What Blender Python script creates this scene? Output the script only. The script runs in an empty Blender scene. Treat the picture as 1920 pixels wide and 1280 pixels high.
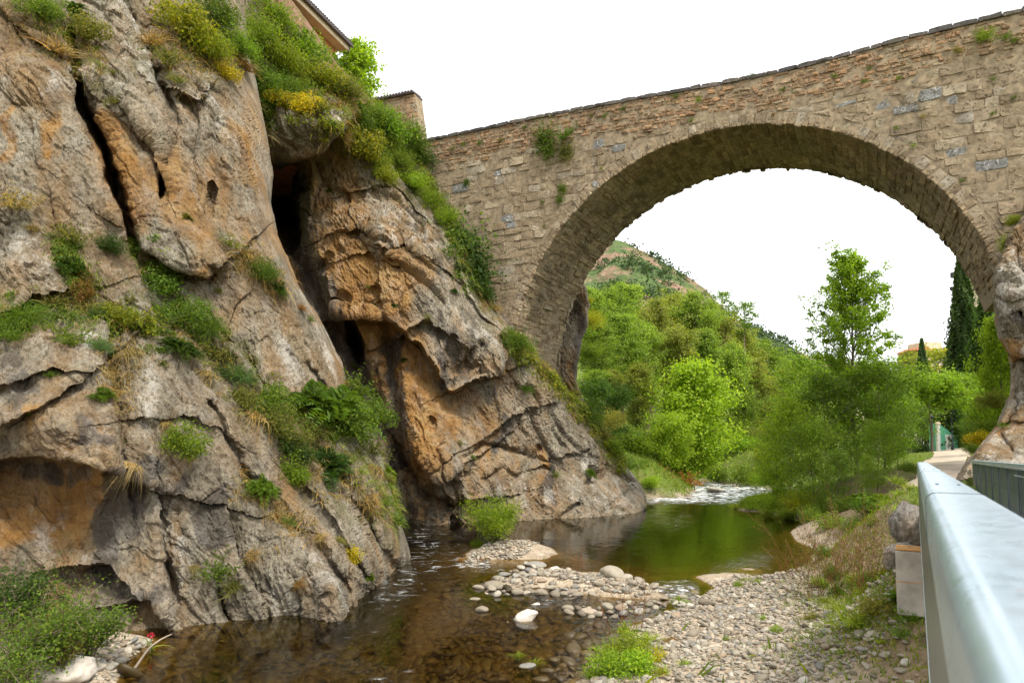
import bpy, bmesh, math, random
import numpy as np
from mathutils import Vector, Matrix

# ------------------------------------------------------------------ camera, world, sun, exposure
S = bpy.context.scene
COL = S.collection
F_PX, PITCH, CYP, CAM_H = 1280.0, math.radians(3.5), 737.0, 4.5
cam = bpy.data.cameras.new('camera')
camera = bpy.data.objects.new('camera', cam)
COL.objects.link(camera)
cam.sensor_width, cam.lens = 36.0, 24.0
cam.shift_y = (CYP - 640.0) / 1920.0
cam.clip_start, cam.clip_end = 0.02, 4000.0
camera.location = (0, 0, CAM_H)
camera.rotation_euler = (math.radians(90) + PITCH, 0, 0)
cam.dof.use_dof = True
cam.dof.focus_distance = 24.0
cam.dof.aperture_fstop = 6.3
S.camera = camera

SUN_EL, SUN_AZ = math.radians(56), math.radians(143)      # azimuth clockwise from +Y: behind the camera, to the right
world = bpy.data.worlds.new('World')
S.world = world
world.use_nodes = True
wn = world.node_tree.nodes
wl = world.node_tree.links
wn.clear()
w_out = wn.new('ShaderNodeOutputWorld')
w_bg = wn.new('ShaderNodeBackground')
w_sky = wn.new('ShaderNodeTexSky')
w_sky.sky_type = 'NISHITA'
w_sky.sun_disc = False
w_sky.sun_elevation = SUN_EL
w_sky.sun_rotation = SUN_AZ
w_sky.air_density, w_sky.dust_density, w_sky.ozone_density = 1.0, 4.0, 1.0
w_hs = wn.new('ShaderNodeHueSaturation')                   # an overcast sky: the cloud sheet takes the blue out
w_hs.inputs['Saturation'].default_value = 0.12
wl.new(w_sky.outputs[0], w_hs.inputs['Color'])
w_mix = wn.new('ShaderNodeMix'); w_mix.data_type = 'RGBA'    # an even cloud sheet over the clear sky
w_mix.inputs[0].default_value = 0.8
w_mix.inputs[7].default_value = (5.0, 5.1, 5.25, 1)
wl.new(w_hs.outputs[0], w_mix.inputs[6])
wl.new(w_mix.outputs[2], w_bg.inputs['Color'])
wl.new(w_bg.outputs[0], w_out.inputs['Surface'])
w_bg.inputs['Strength'].default_value = 0.13

sun_d = bpy.data.lights.new('sun', 'SUN')
sun_d.energy, sun_d.angle, sun_d.color = 1.5, math.radians(10), (1.0, 0.94, 0.84)
sun_o = bpy.data.objects.new('sun', sun_d)
COL.objects.link(sun_o)
_sd = Vector((math.sin(SUN_AZ) * math.cos(SUN_EL), math.cos(SUN_AZ) * math.cos(SUN_EL), math.sin(SUN_EL)))
sun_o.rotation_euler = _sd.to_track_quat('Z', 'Y').to_euler()
sun_o.location = (20, -30, 60)

S.view_settings.view_transform = 'Standard'
S.view_settings.look = 'None'
S.view_settings.exposure = 1.6
S.view_settings.gamma = 1.0
S.view_settings.use_curve_mapping = False
S.render.engine = 'CYCLES'
S.cycles.max_bounces = 8
S.cycles.transparent_max_bounces = 12
S.cycles.diffuse_bounces = 3
S.cycles.glossy_bounces = 3
S.cycles.transmission_bounces = 4
S.cycles.caustics_reflective = False
S.cycles.caustics_refractive = False

RNG = np.random.default_rng(7)
random.seed(7)

# ------------------------------------------------------------------ photo pixel -> world point helpers
def rays(px, py):
    px = np.asarray(px, float); py = np.asarray(py, float)
    x = (px - 960.0) / F_PX; u = (CYP - py) / F_PX
    return np.stack([x, math.cos(PITCH) - u * math.sin(PITCH), math.sin(PITCH) + u * math.cos(PITCH)], -1)

def at(px, py, Y):
    r = rays(px, py)
    return r * (np.asarray(Y, float) / r[..., 1])[..., None] + np.array([0, 0, CAM_H])

def atz(px, py, z):
    r = rays(px, py)
    return r * ((np.asarray(z, float) - CAM_H) / r[..., 2])[..., None] + np.array([0, 0, CAM_H])

def project(P):
    q = np.asarray(P, float) - np.array([0, 0, CAM_H])
    c, s = math.cos(PITCH), math.sin(PITCH)
    fw = q[..., 1] * c + q[..., 2] * s
    up = -q[..., 1] * s + q[..., 2] * c
    return 960 + F_PX * q[..., 0] / fw, CYP - F_PX * up / fw, fw

# ------------------------------------------------------------------ numpy noise
_pr = np.random.default_rng(11)
PERM = _pr.permutation(256)
PERM = np.concatenate([PERM, PERM, PERM])
GRAD = _pr.normal(size=(256, 3)); GRAD /= np.linalg.norm(GRAD, axis=1)[:, None]
RND = _pr.random((256, 6))

def _hash(i, j, k):
    return PERM[PERM[PERM[i & 255] + (j & 255)] + (k & 255)]

def perlin(p):
    p = np.asarray(p, float)
    i = np.floor(p).astype(int); f = p - i
    u = f * f * f * (f * (f * 6 - 15) + 10)
    out = np.zeros(len(p))
    for dx in (0, 1):
        wx = u[:, 0] if dx else 1 - u[:, 0]
        for dy in (0, 1):
            wy = u[:, 1] if dy else 1 - u[:, 1]
            for dz in (0, 1):
                wz = u[:, 2] if dz else 1 - u[:, 2]
                g = GRAD[_hash(i[:, 0] + dx, i[:, 1] + dy, i[:, 2] + dz)]
                out += wx * wy * wz * (g[:, 0] * (f[:, 0] - dx) + g[:, 1] * (f[:, 1] - dy) + g[:, 2] * (f[:, 2] - dz))
    return out * 1.5

def fbm(p, octaves=4, gain=0.5, lac=2.03):
    out = np.zeros(len(p)); a = 1.0; q = np.asarray(p, float).copy()
    for _ in range(octaves):
        out += a * perlin(q); q = q * lac + 17.3; a *= gain
    return out

def ridged(p, octaves=4, gain=0.5):
    out = np.zeros(len(p)); a = 1.0; q = np.asarray(p, float).copy()
    for _ in range(octaves):
        out += a * (0.5 - np.abs(perlin(q)) * 1.4); q = q * 2.07 + 9.1; a *= gain
    return out

def worley(p):
    """F1, F2, cell id, offset from the nearest cell centre."""
    p = np.asarray(p, float); i = np.floor(p).astype(int)
    d1 = np.full(len(p), 9.0); d2 = np.full(len(p), 9.0); cid = np.zeros(len(p), int); off = np.zeros_like(p)
    for dx in (-1, 0, 1):
        for dy in (-1, 0, 1):
            for dz in (-1, 0, 1):
                h = _hash(i[:, 0] + dx, i[:, 1] + dy, i[:, 2] + dz)
                c = i + np.array([dx, dy, dz]) + 0.1 + 0.8 * RND[h, :3]
                v = p - c
                d = np.sqrt((v * v).sum(1))
                m = d < d1
                d2 = np.where(m, d1, np.minimum(d2, d))
                cid = np.where(m, h, cid); off = np.where(m[:, None], v, off); d1 = np.where(m, d, d1)
    return d1, d2, cid, off

class RBF:
    """smooth interpolation through scattered values"""
    def __init__(s, X, v, c=1.0):
        s.X = np.asarray(X, float); s.c = c; v = np.asarray(v, float); n = len(v)
        K = s.k(s.X)
        A = np.zeros((n + 3, n + 3)); A[:n, :n] = K; P = np.c_[np.ones(n), s.X]; A[:n, n:] = P; A[n:, :n] = P.T
        A[:n, :n] += np.eye(n) * 1e-9
        s.w = np.linalg.solve(A, np.r_[v, 0, 0, 0])
    def k(s, Q):
        d2 = ((Q[:, None, :] - s.X[None]) ** 2).sum(2)
        return -np.sqrt(d2 + s.c * s.c)
    def __call__(s, Q):
        Q = np.asarray(Q, float); out = np.empty(len(Q))
        for a in range(0, len(Q), 20000):
            q = Q[a:a + 20000]
            out[a:a + 20000] = s.k(q) @ s.w[:-3] + s.w[-3] + q @ s.w[-2:]
        return out

def seg_dist(P, poly):
    """distance from points to a polyline and the signed side (positive = below it in the picture, for lines drawn left to right)"""
    best = np.full(len(P), 1e9); side = np.zeros(len(P))
    for (ax, ay), (bx, by) in zip(poly[:-1], poly[1:]):
        a = np.array([ax, ay], float); b = np.array([bx, by], float); ab = b - a
        t = np.clip(((P - a) @ ab) / (ab @ ab), 0, 1)
        q = P - (a + t[:, None] * ab)
        d = np.sqrt((q * q).sum(1))
        s = ab[0] * (P[:, 1] - a[1]) - ab[1] * (P[:, 0] - a[0])
        m = d < best
        best = np.where(m, d, best); side = np.where(m, np.sign(s), side)
    return best, side

def inside(P, poly):
    P = np.asarray(P, float); r = np.zeros(len(P), bool); n = len(poly)
    for i in range(n):
        (x1, y1), (x2, y2) = poly[i], poly[(i + 1) % n]
        if y1 == y2: continue
        m = ((P[:, 1] < y1) != (P[:, 1] < y2)) & (P[:, 0] < (x2 - x1) * (P[:, 1] - y1) / (y2 - y1) + x1)
        r ^= m
    return r

# ------------------------------------------------------------------ object helpers
def mesh_np(name, V, F, mat=None, attrs=None, smooth=True):
    """mesh from numpy: F is an (n,k) array, or a list of such arrays"""
    me = bpy.data.meshes.new(name)
    Fs = F if isinstance(F, list) else [F]
    Fs = [np.asarray(f, np.int32) for f in Fs if len(f)]
    V = np.asarray(V, np.float32)
    me.vertices.add(len(V)); me.vertices.foreach_set('co', V.ravel())
    loops = np.concatenate([f.ravel() for f in Fs]); tot = np.concatenate([np.full(len(f), f.shape[1], np.int32) for f in Fs])
    start = np.concatenate([[0], np.cumsum(tot)[:-1]]).astype(np.int32)
    me.loops.add(len(loops)); me.loops.foreach_set('vertex_index', loops)
    me.polygons.add(len(tot)); me.polygons.foreach_set('loop_start', start); me.polygons.foreach_set('loop_total', tot)
    me.polygons.foreach_set('use_smooth', np.full(len(tot), smooth))
    for k, a in (attrs or {}).items():
        at_ = me.attributes.new(k, 'FLOAT', 'POINT'); at_.data.foreach_set('value', np.asarray(a, np.float32))
    if mat: me.materials.append(mat)
    me.update(calc_edges=True)
    return me

def link(name, data, parent=None, loc=None, label=None, cat=None, group=None, kind=None):
    o = bpy.data.objects.new(name, data); COL.objects.link(o)
    if parent: o.parent = parent
    if loc is not None: o.location = tuple(loc)
    tag(o, label, cat, group, kind)
    return o

def tag(o, label=None, cat=None, group=None, kind=None):
    if label: o['label'] = label
    if cat: o['category'] = cat
    if group: o['group'] = group
    if kind: o['kind'] = kind
    return o

def empty(name, loc, label, cat, group=None):
    o = link(name, None, None, loc, label, cat, group)
    o.empty_display_size = 0.2
    return o

class MB:
    """collects boxes, tubes and quads into one mesh"""
    def __init__(s): s.V = []; s.F3 = []; s.F4 = []; s.n = 0
    def add(s, V, F):
        V = np.asarray(V, float); F = np.asarray(F, int)
        s.V.append(V); (s.F3 if F.shape[1] == 3 else s.F4).append(F + s.n); s.n += len(V); return s
    def box(s, c, size, rz=0.0, bev=0.0):
        x, y, z = [a / 2 for a in size]
        V = np.array([[i, j, k] for k in (-z, z) for j in (-y, y) for i in (-x, x)])
        if bev > 0:
            bm = bmesh.new(); bmesh.ops.create_cube(bm, size=1.0)
            for v in bm.verts: v.co = Vector((v.co.x * size[0], v.co.y * size[1], v.co.z * size[2]))
            bmesh.ops.bevel(bm, geom=bm.edges[:], offset=bev, segments=1, affect='EDGES')
            bmesh.ops.triangulate(bm, faces=bm.faces[:])
            V = np.array([v.co[:] for v in bm.verts]); F = np.array([[v.index for v in f.verts] for f in bm.faces]); bm.free()
        else:
            F = np.array([[0, 2, 3, 1], [4, 5, 7, 6], [0, 1, 5, 4], [2, 6, 7, 3], [0, 4, 6, 2], [1, 3, 7, 5]])
        ca, sa = math.cos(rz), math.sin(rz)
        V = np.c_[V[:, 0] * ca - V[:, 1] * sa, V[:, 0] * sa + V[:, 1] * ca, V[:, 2]] + np.asarray(c, float)
        return s.add(V, F)
    def tube(s, pts, rad, n=6, cap=True):
        pts = np.asarray(pts, float); m = len(pts); rad = np.broadcast_to(rad, (m,))
        tg = np.gradient(pts, axis=0); tg /= np.linalg.norm(tg, axis=1)[:, None] + 1e-9
        up = np.where(np.abs(tg[:, 2:3]) < 0.9, np.array([[0, 0, 1.0]]), np.array([[1.0, 0, 0]]))
        a = np.cross(tg, up); a /= np.linalg.norm(a, axis=1)[:, None] + 1e-9; b = np.cross(tg, a)
        th = np.arange(n) * 2 * math.pi / n
        V = pts[:, None] + rad[:, None, None] * (a[:, None] * np.cos(th)[None, :, None] + b[:, None] * np.sin(th)[None, :, None])
        i = np.arange(m - 1)[:, None] * n; j = np.arange(n)[None]; k = (j + 1) % n
        F = np.stack([i + j, i + k, i + n + k, i + n + j], -1).reshape(-1, 4)
        s.add(V.reshape(-1, 3), F)
        if cap and n in (4, 6, 8):
            for e in (0, m - 1):
                s.add(np.r_[V[e], pts[e:e + 1]], np.array([[q, (q + 1) % n, n] for q in range(n)]))
        return s
    def prism(s, poly, a, b):
        """polygon given as 3-D points, extruded from offset vector a to offset vector b"""
        poly = np.asarray(poly, float); n = len(poly); V = np.r_[poly + a, poly + b, [poly.mean(0) + a], [poly.mean(0) + b]]
        s.add(V, np.array([[i, (i + 1) % n, n + (i + 1) % n, n + i] for i in range(n)]))
        s.add(V, np.array([[(i + 1) % n, i, 2 * n] for i in range(n)] + [[n + i, n + (i + 1) % n, 2 * n + 1] for i in range(n)]))
        return s
    def mesh(s, name, mat=None, smooth=False, attrs=None):
        F = []
        if s.F3: F.append(np.concatenate(s.F3))
        if s.F4: F.append(np.concatenate(s.F4))
        return mesh_np(name, np.concatenate(s.V), F, mat, attrs, smooth)

# ------------------------------------------------------------------ node helpers
class NT:
    def __init__(s, name):
        s.m = bpy.data.materials.new(name); s.m.use_nodes = True
        s.t = s.m.node_tree; s.t.nodes.clear()
        s.out = s.t.nodes.new('ShaderNodeOutputMaterial')
    def n(s, typ, ins=None, **kw):
        nd = s.t.nodes.new('ShaderNode' + typ)
        for k, v in kw.items(): setattr(nd, k, v)
        for k, v in (ins or {}).items(): s.set(nd, k, v)
        return nd
    def set(s, nd, k, v):
        sock = nd.inputs[k]
        if isinstance(v, bpy.types.NodeSocket): s.t.links.new(v, sock)
        elif isinstance(v, bpy.types.Node): s.t.links.new(v.outputs[0], sock)
        elif isinstance(v, (tuple, list)) and sock.type == 'RGBA' and len(v) == 3: sock.default_value = (*v, 1)
        else: sock.default_value = v
    def math(s, op, a, b=0.0, clamp=False):
        nd = s.n('Math', operation=op, use_clamp=clamp); s.set(nd, 0, a); s.set(nd, 1, b); return nd.outputs[0]
    def mix(s, f, a, b, blend='MIX'):
        nd = s.n('Mix', data_type='RGBA', blend_type=blend)
        s.set(nd, 0, f); s.set(nd, 6, a); s.set(nd, 7, b); return nd.outputs[2]
    def ramp(s, f, stops, interp='LINEAR'):
        nd = s.n('ValToRGB'); cr = nd.color_ramp; cr.interpolation = interp
        while len(cr.elements) < len(stops): cr.elements.new(0.5)
        for e, (p, c) in zip(cr.elements, stops):
            e.position = p; e.color = (*c, 1) if isinstance(c, tuple) else (c, c, c, 1)
        s.set(nd, 0, f); return nd.outputs[0]
    def noise(s, vec, scale, detail=5.0, rough=0.55, dist=0.0, out=0):
        nd = s.n('TexNoise', {'Scale': scale, 'Detail': detail, 'Roughness': rough, 'Distortion': dist})
        if vec is not None: s.set(nd, 'Vector', vec)
        return nd.outputs[out]
    def attr(s, name):
        return s.n('Attribute', attribute_name=name).outputs['Fac']
    def coord(s, which='Object', scale=None, rot=None):
        c = s.n('TexCoord').outputs[which]
        if scale or rot:
            mp = s.n('Mapping'); s.set(mp, 'Vector', c)
            if scale: mp.inputs['Scale'].default_value = scale
            if rot: mp.inputs['Rotation'].default_value = rot
            return mp.outputs[0]
        return c
    def bump(s, h, strength=0.5, dist=0.05, normal=None):
        nd = s.n('Bump', {'Strength': strength, 'Distance': dist, 'Height': h})
        if normal is not None: s.set(nd, 'Normal', normal)
        return nd.outputs[0]
    def pbsdf(s, color, rough=0.85, normal=None, metal=0.0, spec=0.3, **kw):
        nd = s.n('BsdfPrincipled', {'Base Color': color, 'Roughness': rough, 'Metallic': metal, 'Specular IOR Level': spec})
        if normal is not None: s.set(nd, 'Normal', normal)
        for k, v in kw.items(): s.set(nd, k, v)
        return nd.outputs[0]
    def done(s, shader):
        s.t.links.new(shader, s.out.inputs['Surface']); return s.m

def simple_mat(name, col, rough=0.8, metal=0.0, var=0.15, scale=3.0, bump=0.2, spec=0.3):
    t = NT(name); c = t.coord()
    n = t.noise(c, scale, 6)
    n2 = t.noise(c, scale * 9, 4)
    dark = tuple(v * (1 - var * 1.6) for v in col); lite = tuple(min(1, v * (1 + var)) for v in col)
    colr = t.ramp(n, [(0.3, dark), (0.7, lite)])
    return t.done(t.pbsdf(colr, rough, t.bump(n2, bump, 0.01), metal, spec))

def rock_mat(name, cA=(0.135, 0.108, 0.072), cB=(0.400, 0.355, 0.265)):
    t = NT(name); c = t.coord()
    slant = t.coord(scale=(1.0, 1.0, 0.4), rot=(0, math.radians(-28), 0))
    vert = t.coord(scale=(1.0, 1.0, 0.12))
    big = t.noise(c, 0.35, 6, 0.6)
    mid = t.noise(slant, 1.6, 8, 0.62, 0.3)
    fine = t.noise(slant, 11.0, 9, 0.72)
    speck = t.noise(c, 26.0, 5, 0.7)
    col = t.ramp(t.math('ADD', t.math('MULTIPLY', big, 0.5), t.math('MULTIPLY', mid, 0.5)),
                 [(0.33, cA), (0.5, tuple((a + b) / 2 for a, b in zip(cA, cB))), (0.68, cB)])
    col = t.mix(t.ramp(fine, [(0.40, 0.9), (0.56, 0.0)]), col, t.mix(1.0, col, (0.42, 0.39, 0.36), 'MULTIPLY'))
    col = t.mix(t.ramp(speck, [(0.54, 0.0), (0.68, 0.38)]), col, t.mix(1.0, col, (1.55, 1.53, 1.5), 'MULTIPLY'))
    col = t.mix(t.ramp(speck, [(0.30, 0.45), (0.42, 0.0)]), col, t.mix(1.0, col, (0.45, 0.42, 0.4), 'MULTIPLY'))
    # warm iron staining, dark water streaks and shade painted into the clefts, pale lichen: each with an outline of its own
    och_n = t.noise(vert, 1.5, 7, 0.6, 0.5)
    och = t.ramp(t.math('ADD', t.attr('ochre'), t.math('MULTIPLY', t.math('SUBTRACT', t.math('ADD', t.math('MULTIPLY', och_n, 0.6), t.math('MULTIPLY', fine, 0.4)), 0.5), 1.7)), [(0.20, 0.0), (0.95, 0.92)])
    och = t.math('MULTIPLY', och, t.ramp(t.attr('ochre'), [(0.0, 0.0), (0.45, 1.0)]))
    och2 = t.math('ADD', och, t.ramp(t.noise(slant, 0.55, 8, 0.66, 0.4), [(0.44, 0.0), (0.66, 0.62)]), clamp=True)
    oc = t.ramp(t.noise(c, 1.1, 6), [(0.3, (0.150, 0.076, 0.024)), (0.5, (0.30, 0.158, 0.046)), (0.75, (0.38, 0.255, 0.11))])
    col = t.mix(och2, col, oc)
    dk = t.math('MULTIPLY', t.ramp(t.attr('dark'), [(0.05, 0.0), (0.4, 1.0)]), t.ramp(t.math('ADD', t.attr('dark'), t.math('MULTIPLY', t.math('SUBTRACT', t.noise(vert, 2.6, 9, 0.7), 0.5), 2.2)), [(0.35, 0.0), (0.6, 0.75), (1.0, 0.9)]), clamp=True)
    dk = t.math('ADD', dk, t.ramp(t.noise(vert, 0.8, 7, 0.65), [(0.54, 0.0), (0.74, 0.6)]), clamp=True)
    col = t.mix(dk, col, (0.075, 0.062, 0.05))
    red = t.math('MULTIPLY', t.attr('soil'), t.ramp(mid, [(0.3, 0.6), (0.6, 1.0)]), clamp=True)
    col = t.mix(red, col, t.ramp(fine, [(0.35, (0.13, 0.06, 0.032)), (0.65, (0.33, 0.16, 0.08))]))
    pl = t.math('MULTIPLY', t.math('ADD', t.attr('pale'), 0.22), t.ramp(t.math('ADD', t.math('MULTIPLY', t.noise(slant, 1.6, 6, 0.6), 0.55), t.math('MULTIPLY', t.noise(c, 9.0, 8, 0.75), 0.45)), [(0.50, 0.0), (0.58, 0.85)]), clamp=True)
    col = t.mix(pl, col, t.ramp(speck, [(0.35, (0.33, 0.30, 0.25)), (0.6, (0.62, 0.59, 0.53))]))
    ms = t.math('MULTIPLY', t.math('ADD', t.attr('moss'), 0.04), t.ramp(t.noise(c, 1.7, 8, 0.65), [(0.47, 0.0), (0.6, 1.0)]), clamp=True)
    col = t.mix(ms, col, t.ramp(speck, [(0.3, (0.05, 0.055, 0.012)), (0.7, (0.15, 0.14, 0.035))]))
    h = t.math('ADD', t.math('MULTIPLY', mid, 0.8), t.math('ADD', t.math('MULTIPLY', fine, 0.4), t.math('MULTIPLY', speck, 0.16)))
    vor = t.n('TexVoronoi', {'Vector': slant, 'Scale': 3.2, 'Randomness': 1.0}, feature='DISTANCE_TO_EDGE')
    crack = t.ramp(vor.outputs[0], [(0.0, 0.0), (0.05, 1.0)])
    h = t.math('ADD', h, t.math('MULTIPLY', crack, 0.05))
    return t.done(t.pbsdf(col, 0.88, t.bump(h, 1.0, 0.26), spec=0.25))

def leaf_mat(name, transl=0.48, gloss=0.5):
    """colour = the object's own colour, varied from leaf to leaf"""
    t = NT(name)
    oi = t.n('ObjectInfo')
    r = t.attr('rnd')
    v = t.ramp(r, [(0.0, (0.50, 0.55, 0.5)), (0.5, (1.0, 1.0, 0.9)), (0.85, (1.25, 1.15, 0.8)), (1.0, (1.7, 1.25, 0.6))])
    col = t.mix(1.0, oi.outputs['Color'], v, 'MULTIPLY')
    d = t.pbsdf(col, 0.55, spec=0.25)
    tc = t.mix(1.0, col, (1.25, 1.35, 0.5), 'MULTIPLY')
    tr = t.n('BsdfTranslucent', {'Color': tc})
    ms = t.n('MixShader', {0: transl, 1: d, 2: tr.outputs[0]})
    return t.done(ms.outputs[0])

M_ROCK = rock_mat('limestone')
M_LEAF = leaf_mat('leaf')
M_STRAW = leaf_mat('dry_blade', 0.2)
M_BARK = simple_mat('bark', (0.16, 0.12, 0.085), 0.9, var=0.3, scale=6, bump=0.6)
M_TWIG = simple_mat('twig', (0.20, 0.075, 0.03), 0.8, var=0.3, scale=5, bump=0.3)
# ------------------------------------------------------------------ terrain height
_tc = []
def _t(px, py, z):
    p = atz(px, py, z); _tc.append((p[0], p[1], z))
for a in [(300,1280,-.45),(600,1280,-.5),(900,1280,-.35),(1000,1200,-.3),(700,1180,-.8),(850,1100,-.5),(800,1030,-.9),(900,985,-.9),
          (1010,1000,-1.2),(1200,1000,-1.4),(1350,985,-1.4),(1400,1030,-.8),(1150,1058,-.6),(1060,1040,-.6),(1050,1125,-.2),(1150,1140,-.14),
          (1000,1090,.16),(1100,1100,.12),(1200,1100,.12),(960,1088,.12),(1150,1098,.14),(1040,1090,.16),(1245,1112,-.1),(1285,1098,-.16),(1225,1140,-.12),(1180,1160,-.12),(1130,1195,-.12),(1268,1080,-.35),(1210,1085,-.1),(900,1160,-.4),(1060,1200,-.2),(450,1220,-.5),
          (945,1028,.28),(985,1015,.2),(885,1045,.1),(1000,1020,.02),(860,1052,-.1),(930,1062,-.2),
          (1300,930,-.25),(1400,900,-.2),(1250,915,-.25),(1225,960,-.6),(1380,960,-.5),
          (1130,1230,0),(1085,1280,0),(1180,1170,0),(1260,1120,0),(1310,1085,0),(1400,1065,0),(1480,1080,0),(1520,1060,0),(1548,1030,.05),
          (1300,1160,.25),(1400,1120,.22),(1300,1270,.3),(1500,1200,.4),(1600,1270,.6),(1720,1270,.9),(1600,1150,.7),(1690,1180,1.3),
          (1640,1080,.9),(1580,1040,.4),(1610,1000,.9),(1680,1070,1.9),(1490,1040,-.2),(1450,1000,-.7),
          (1500,965,.15),(1560,960,.9),(1650,960,2.2),(1700,930,2.85),(1740,890,2.95),(1605,890,2.2),(1480,952,.35),(1430,945,.28),(1392,945,.24),(1455,935,.35),(1410,935,.2),
          (1440,905,.3),(1460,882,.7),(1500,862,1.8),(1760,860,3.0),(1790,842,3.05),(1700,850,2.95),(1740,835,3.1),(1850,835,3.1),(1680,835,2.9),
          (1215,932,.05),(1240,908,.25),(1290,893,.35),(1380,881,.3),(1425,874,.35),(1180,890,1.5),(1250,880,1.6),
          (100,1250,.3),(200,1235,.18),(285,1203,0),(215,1280,.02),(0,1270,.45),(150,1268,.2),(0,1180,.8),(-200,1250,.8)]: _t(*a)
_tc += [(10,52,2.0),(12,60,4),(14,72,6),(14,90,10),(17,110,14),(30,95,5),(38,110,5),(48,130,6),(40,160,16),(24,70,3.0),(26,85,3.5),(30,75,2.5),
        (70,60,5),(60,40,4),(40,30,3),(24,24,2.6),(30,10,2.6),(18,22,2.7),(20,28,2.8),(12,4,2.0),(8,4,.9),(4,3,.3),(-4,4,-.5),(10,-12,2.5),(-5,-30,0),(-30,-30,8),(40,-40,6),
        (-15,14,0),(-15,18,-1),(-12,25,-1),(-8,33,-1),(-4,42,0),(4,48,0.5),(-35,20,12),(-35,45,18),(-20,70,15),(-60,120,30),(0,150,25),(100,120,12),
        (150,300,14),(-200,300,40),(300,100,20),(0,500,20),(500,500,30),(-500,200,40),(0,-400,10),(400,-300,20),(-400,-300,30)]
_TR = RBF([(a, b) for a, b, _ in _tc], [c for _, _, c in _tc], c=0.6)
def terrain(x, y, detail=True):
    x = np.atleast_1d(np.asarray(x, float)); y = np.atleast_1d(np.asarray(y, float))
    z = np.clip(_TR(np.stack([x, y], 1)), -1.6, 60)
    if detail:
        p = np.stack([x, y, np.zeros_like(x)], 1)
        r = np.hypot(x, y)
        z = z + 0.05 * perlin(p * 1.1) + 0.03 * perlin(p * 3.7) + np.clip((r - 60) / 100, 0, 1) * 1.2 * fbm(p * 0.05, 3)
    return z

def on_ground(px, py, z0=0.0):
    """the point of the terrain seen at a pixel"""
    z = z0
    for _ in range(12):
        p = atz(px, py, min(z, 4.3)); z = 0.5 * z + 0.5 * float(terrain(p[0], p[1], False)[0])
    p = atz(px, py, min(z, 4.3)); p[2] = float(terrain(p[0], p[1])[0]); return p

def gz(x, y): return float(terrain(x, y)[0])

# ground material: gravel and river mud below, earth and grass above
GR_A = np.r_[np.linspace(-180, -42, 30, endpoint=False), np.arange(-42, 46, 0.2), np.linspace(46, 180, 28, endpoint=False)]
GR_R = np.exp(np.arange(math.log(1.2), math.log(1500), 0.021))
def polar_grid(A, R, wrap):
    aa, rr = np.meshgrid(np.radians(A), R)
    X = rr * np.sin(aa); Y = rr * np.cos(aa); n, m = X.shape
    i = np.arange(n - 1)[:, None] * m; j = np.arange(m if wrap else m - 1)[None]; k = (j + 1) % m
    F = np.stack([i + j, i + m + j, i + m + k, i + k], -1).reshape(-1, 4)[:, ::-1]
    return X.ravel(), Y.ravel(), F
gx, gy, gF = polar_grid(GR_A, GR_R, True)
gzv = terrain(gx, gy)
gp = np.stack([gx, gy, np.zeros_like(gx)], 1)
grass_m = np.clip((gzv - 2.2) / 0.6 + 0.6 * fbm(gp * 0.5, 3), 0, 1)
grass_m = np.maximum(grass_m, np.clip((gy - 38) / 4, 0, 1) * np.clip((gzv - 0.12) / 0.2, 0, 1) * (gx > 8))
_grass_rbf = grass_m
def ground_mat():
    t = NT('earth_and_gravel'); c = t.coord()
    vo = t.n('TexVoronoi', {'Vector': c, 'Scale': 9.0, 'Randomness': 1.0})
    vo2 = t.n('TexVoronoi', {'Vector': c, 'Scale': 26.0, 'Randomness': 1.0})
    peb = t.ramp(t.n('SeparateColor', {'Color': vo.outputs['Color']}).outputs[0], [(0.0, (0.20, 0.15, 0.10)), (0.5, (0.36, 0.29, 0.21)), (1.0, (0.46, 0.40, 0.32))])
    peb2 = t.ramp(t.n('SeparateColor', {'Color': vo2.outputs['Color']}).outputs[1], [(0.0, (0.22, 0.16, 0.10)), (1.0, (0.44, 0.36, 0.26))])
    col = t.mix(t.ramp(t.noise(c, 2.0, 4), [(0.4, 0.0), (0.6, 1.0)]), peb, peb2)
    earth = t.ramp(t.noise(c, 3.0, 8, 0.7), [(0.3, (0.11, 0.075, 0.042)), (0.7, (0.30, 0.22, 0.135))])
    col = t.mix(t.attr('earth'), col, earth)
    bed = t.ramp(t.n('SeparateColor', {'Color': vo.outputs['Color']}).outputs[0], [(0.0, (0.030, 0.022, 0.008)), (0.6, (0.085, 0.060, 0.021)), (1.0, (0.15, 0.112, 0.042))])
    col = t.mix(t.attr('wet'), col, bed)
    gr = t.ramp(t.noise(c, 5.0, 8, 0.7), [(0.3, (0.045, 0.075, 0.010)), (0.55, (0.115, 0.16, 0.018)), (0.75, (0.19, 0.20, 0.04))])
    gf = t.math('MULTIPLY', t.attr('grass'), t.ramp(t.noise(c, 1.2, 6, 0.65), [(0.28, 0.5), (0.5, 1.0)]), clamp=True)
    col = t.mix(gf, col, gr)
    hb = t.math('ADD', t.math('MULTIPLY', vo.outputs[0], -1.0), t.math('MULTIPLY', vo2.outputs[0], -0.5))
    return t.done(t.pbsdf(col, 0.9, t.bump(hb, 0.6, 0.06), spec=0.2))
M_GROUND = ground_mat()
earth_m = np.clip((gzv - 0.55) / 0.3 + 0.5 * fbm(gp * 0.8, 3), 0, 1)
wet_m = np.clip((0.03 - gzv) / 0.08, 0, 1)
link('ground', mesh_np('ground', np.stack([gx, gy, gzv], 1), gF, M_GROUND, {'grass': grass_m, 'earth': earth_m, 'wet': wet_m}), kind='structure')

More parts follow.
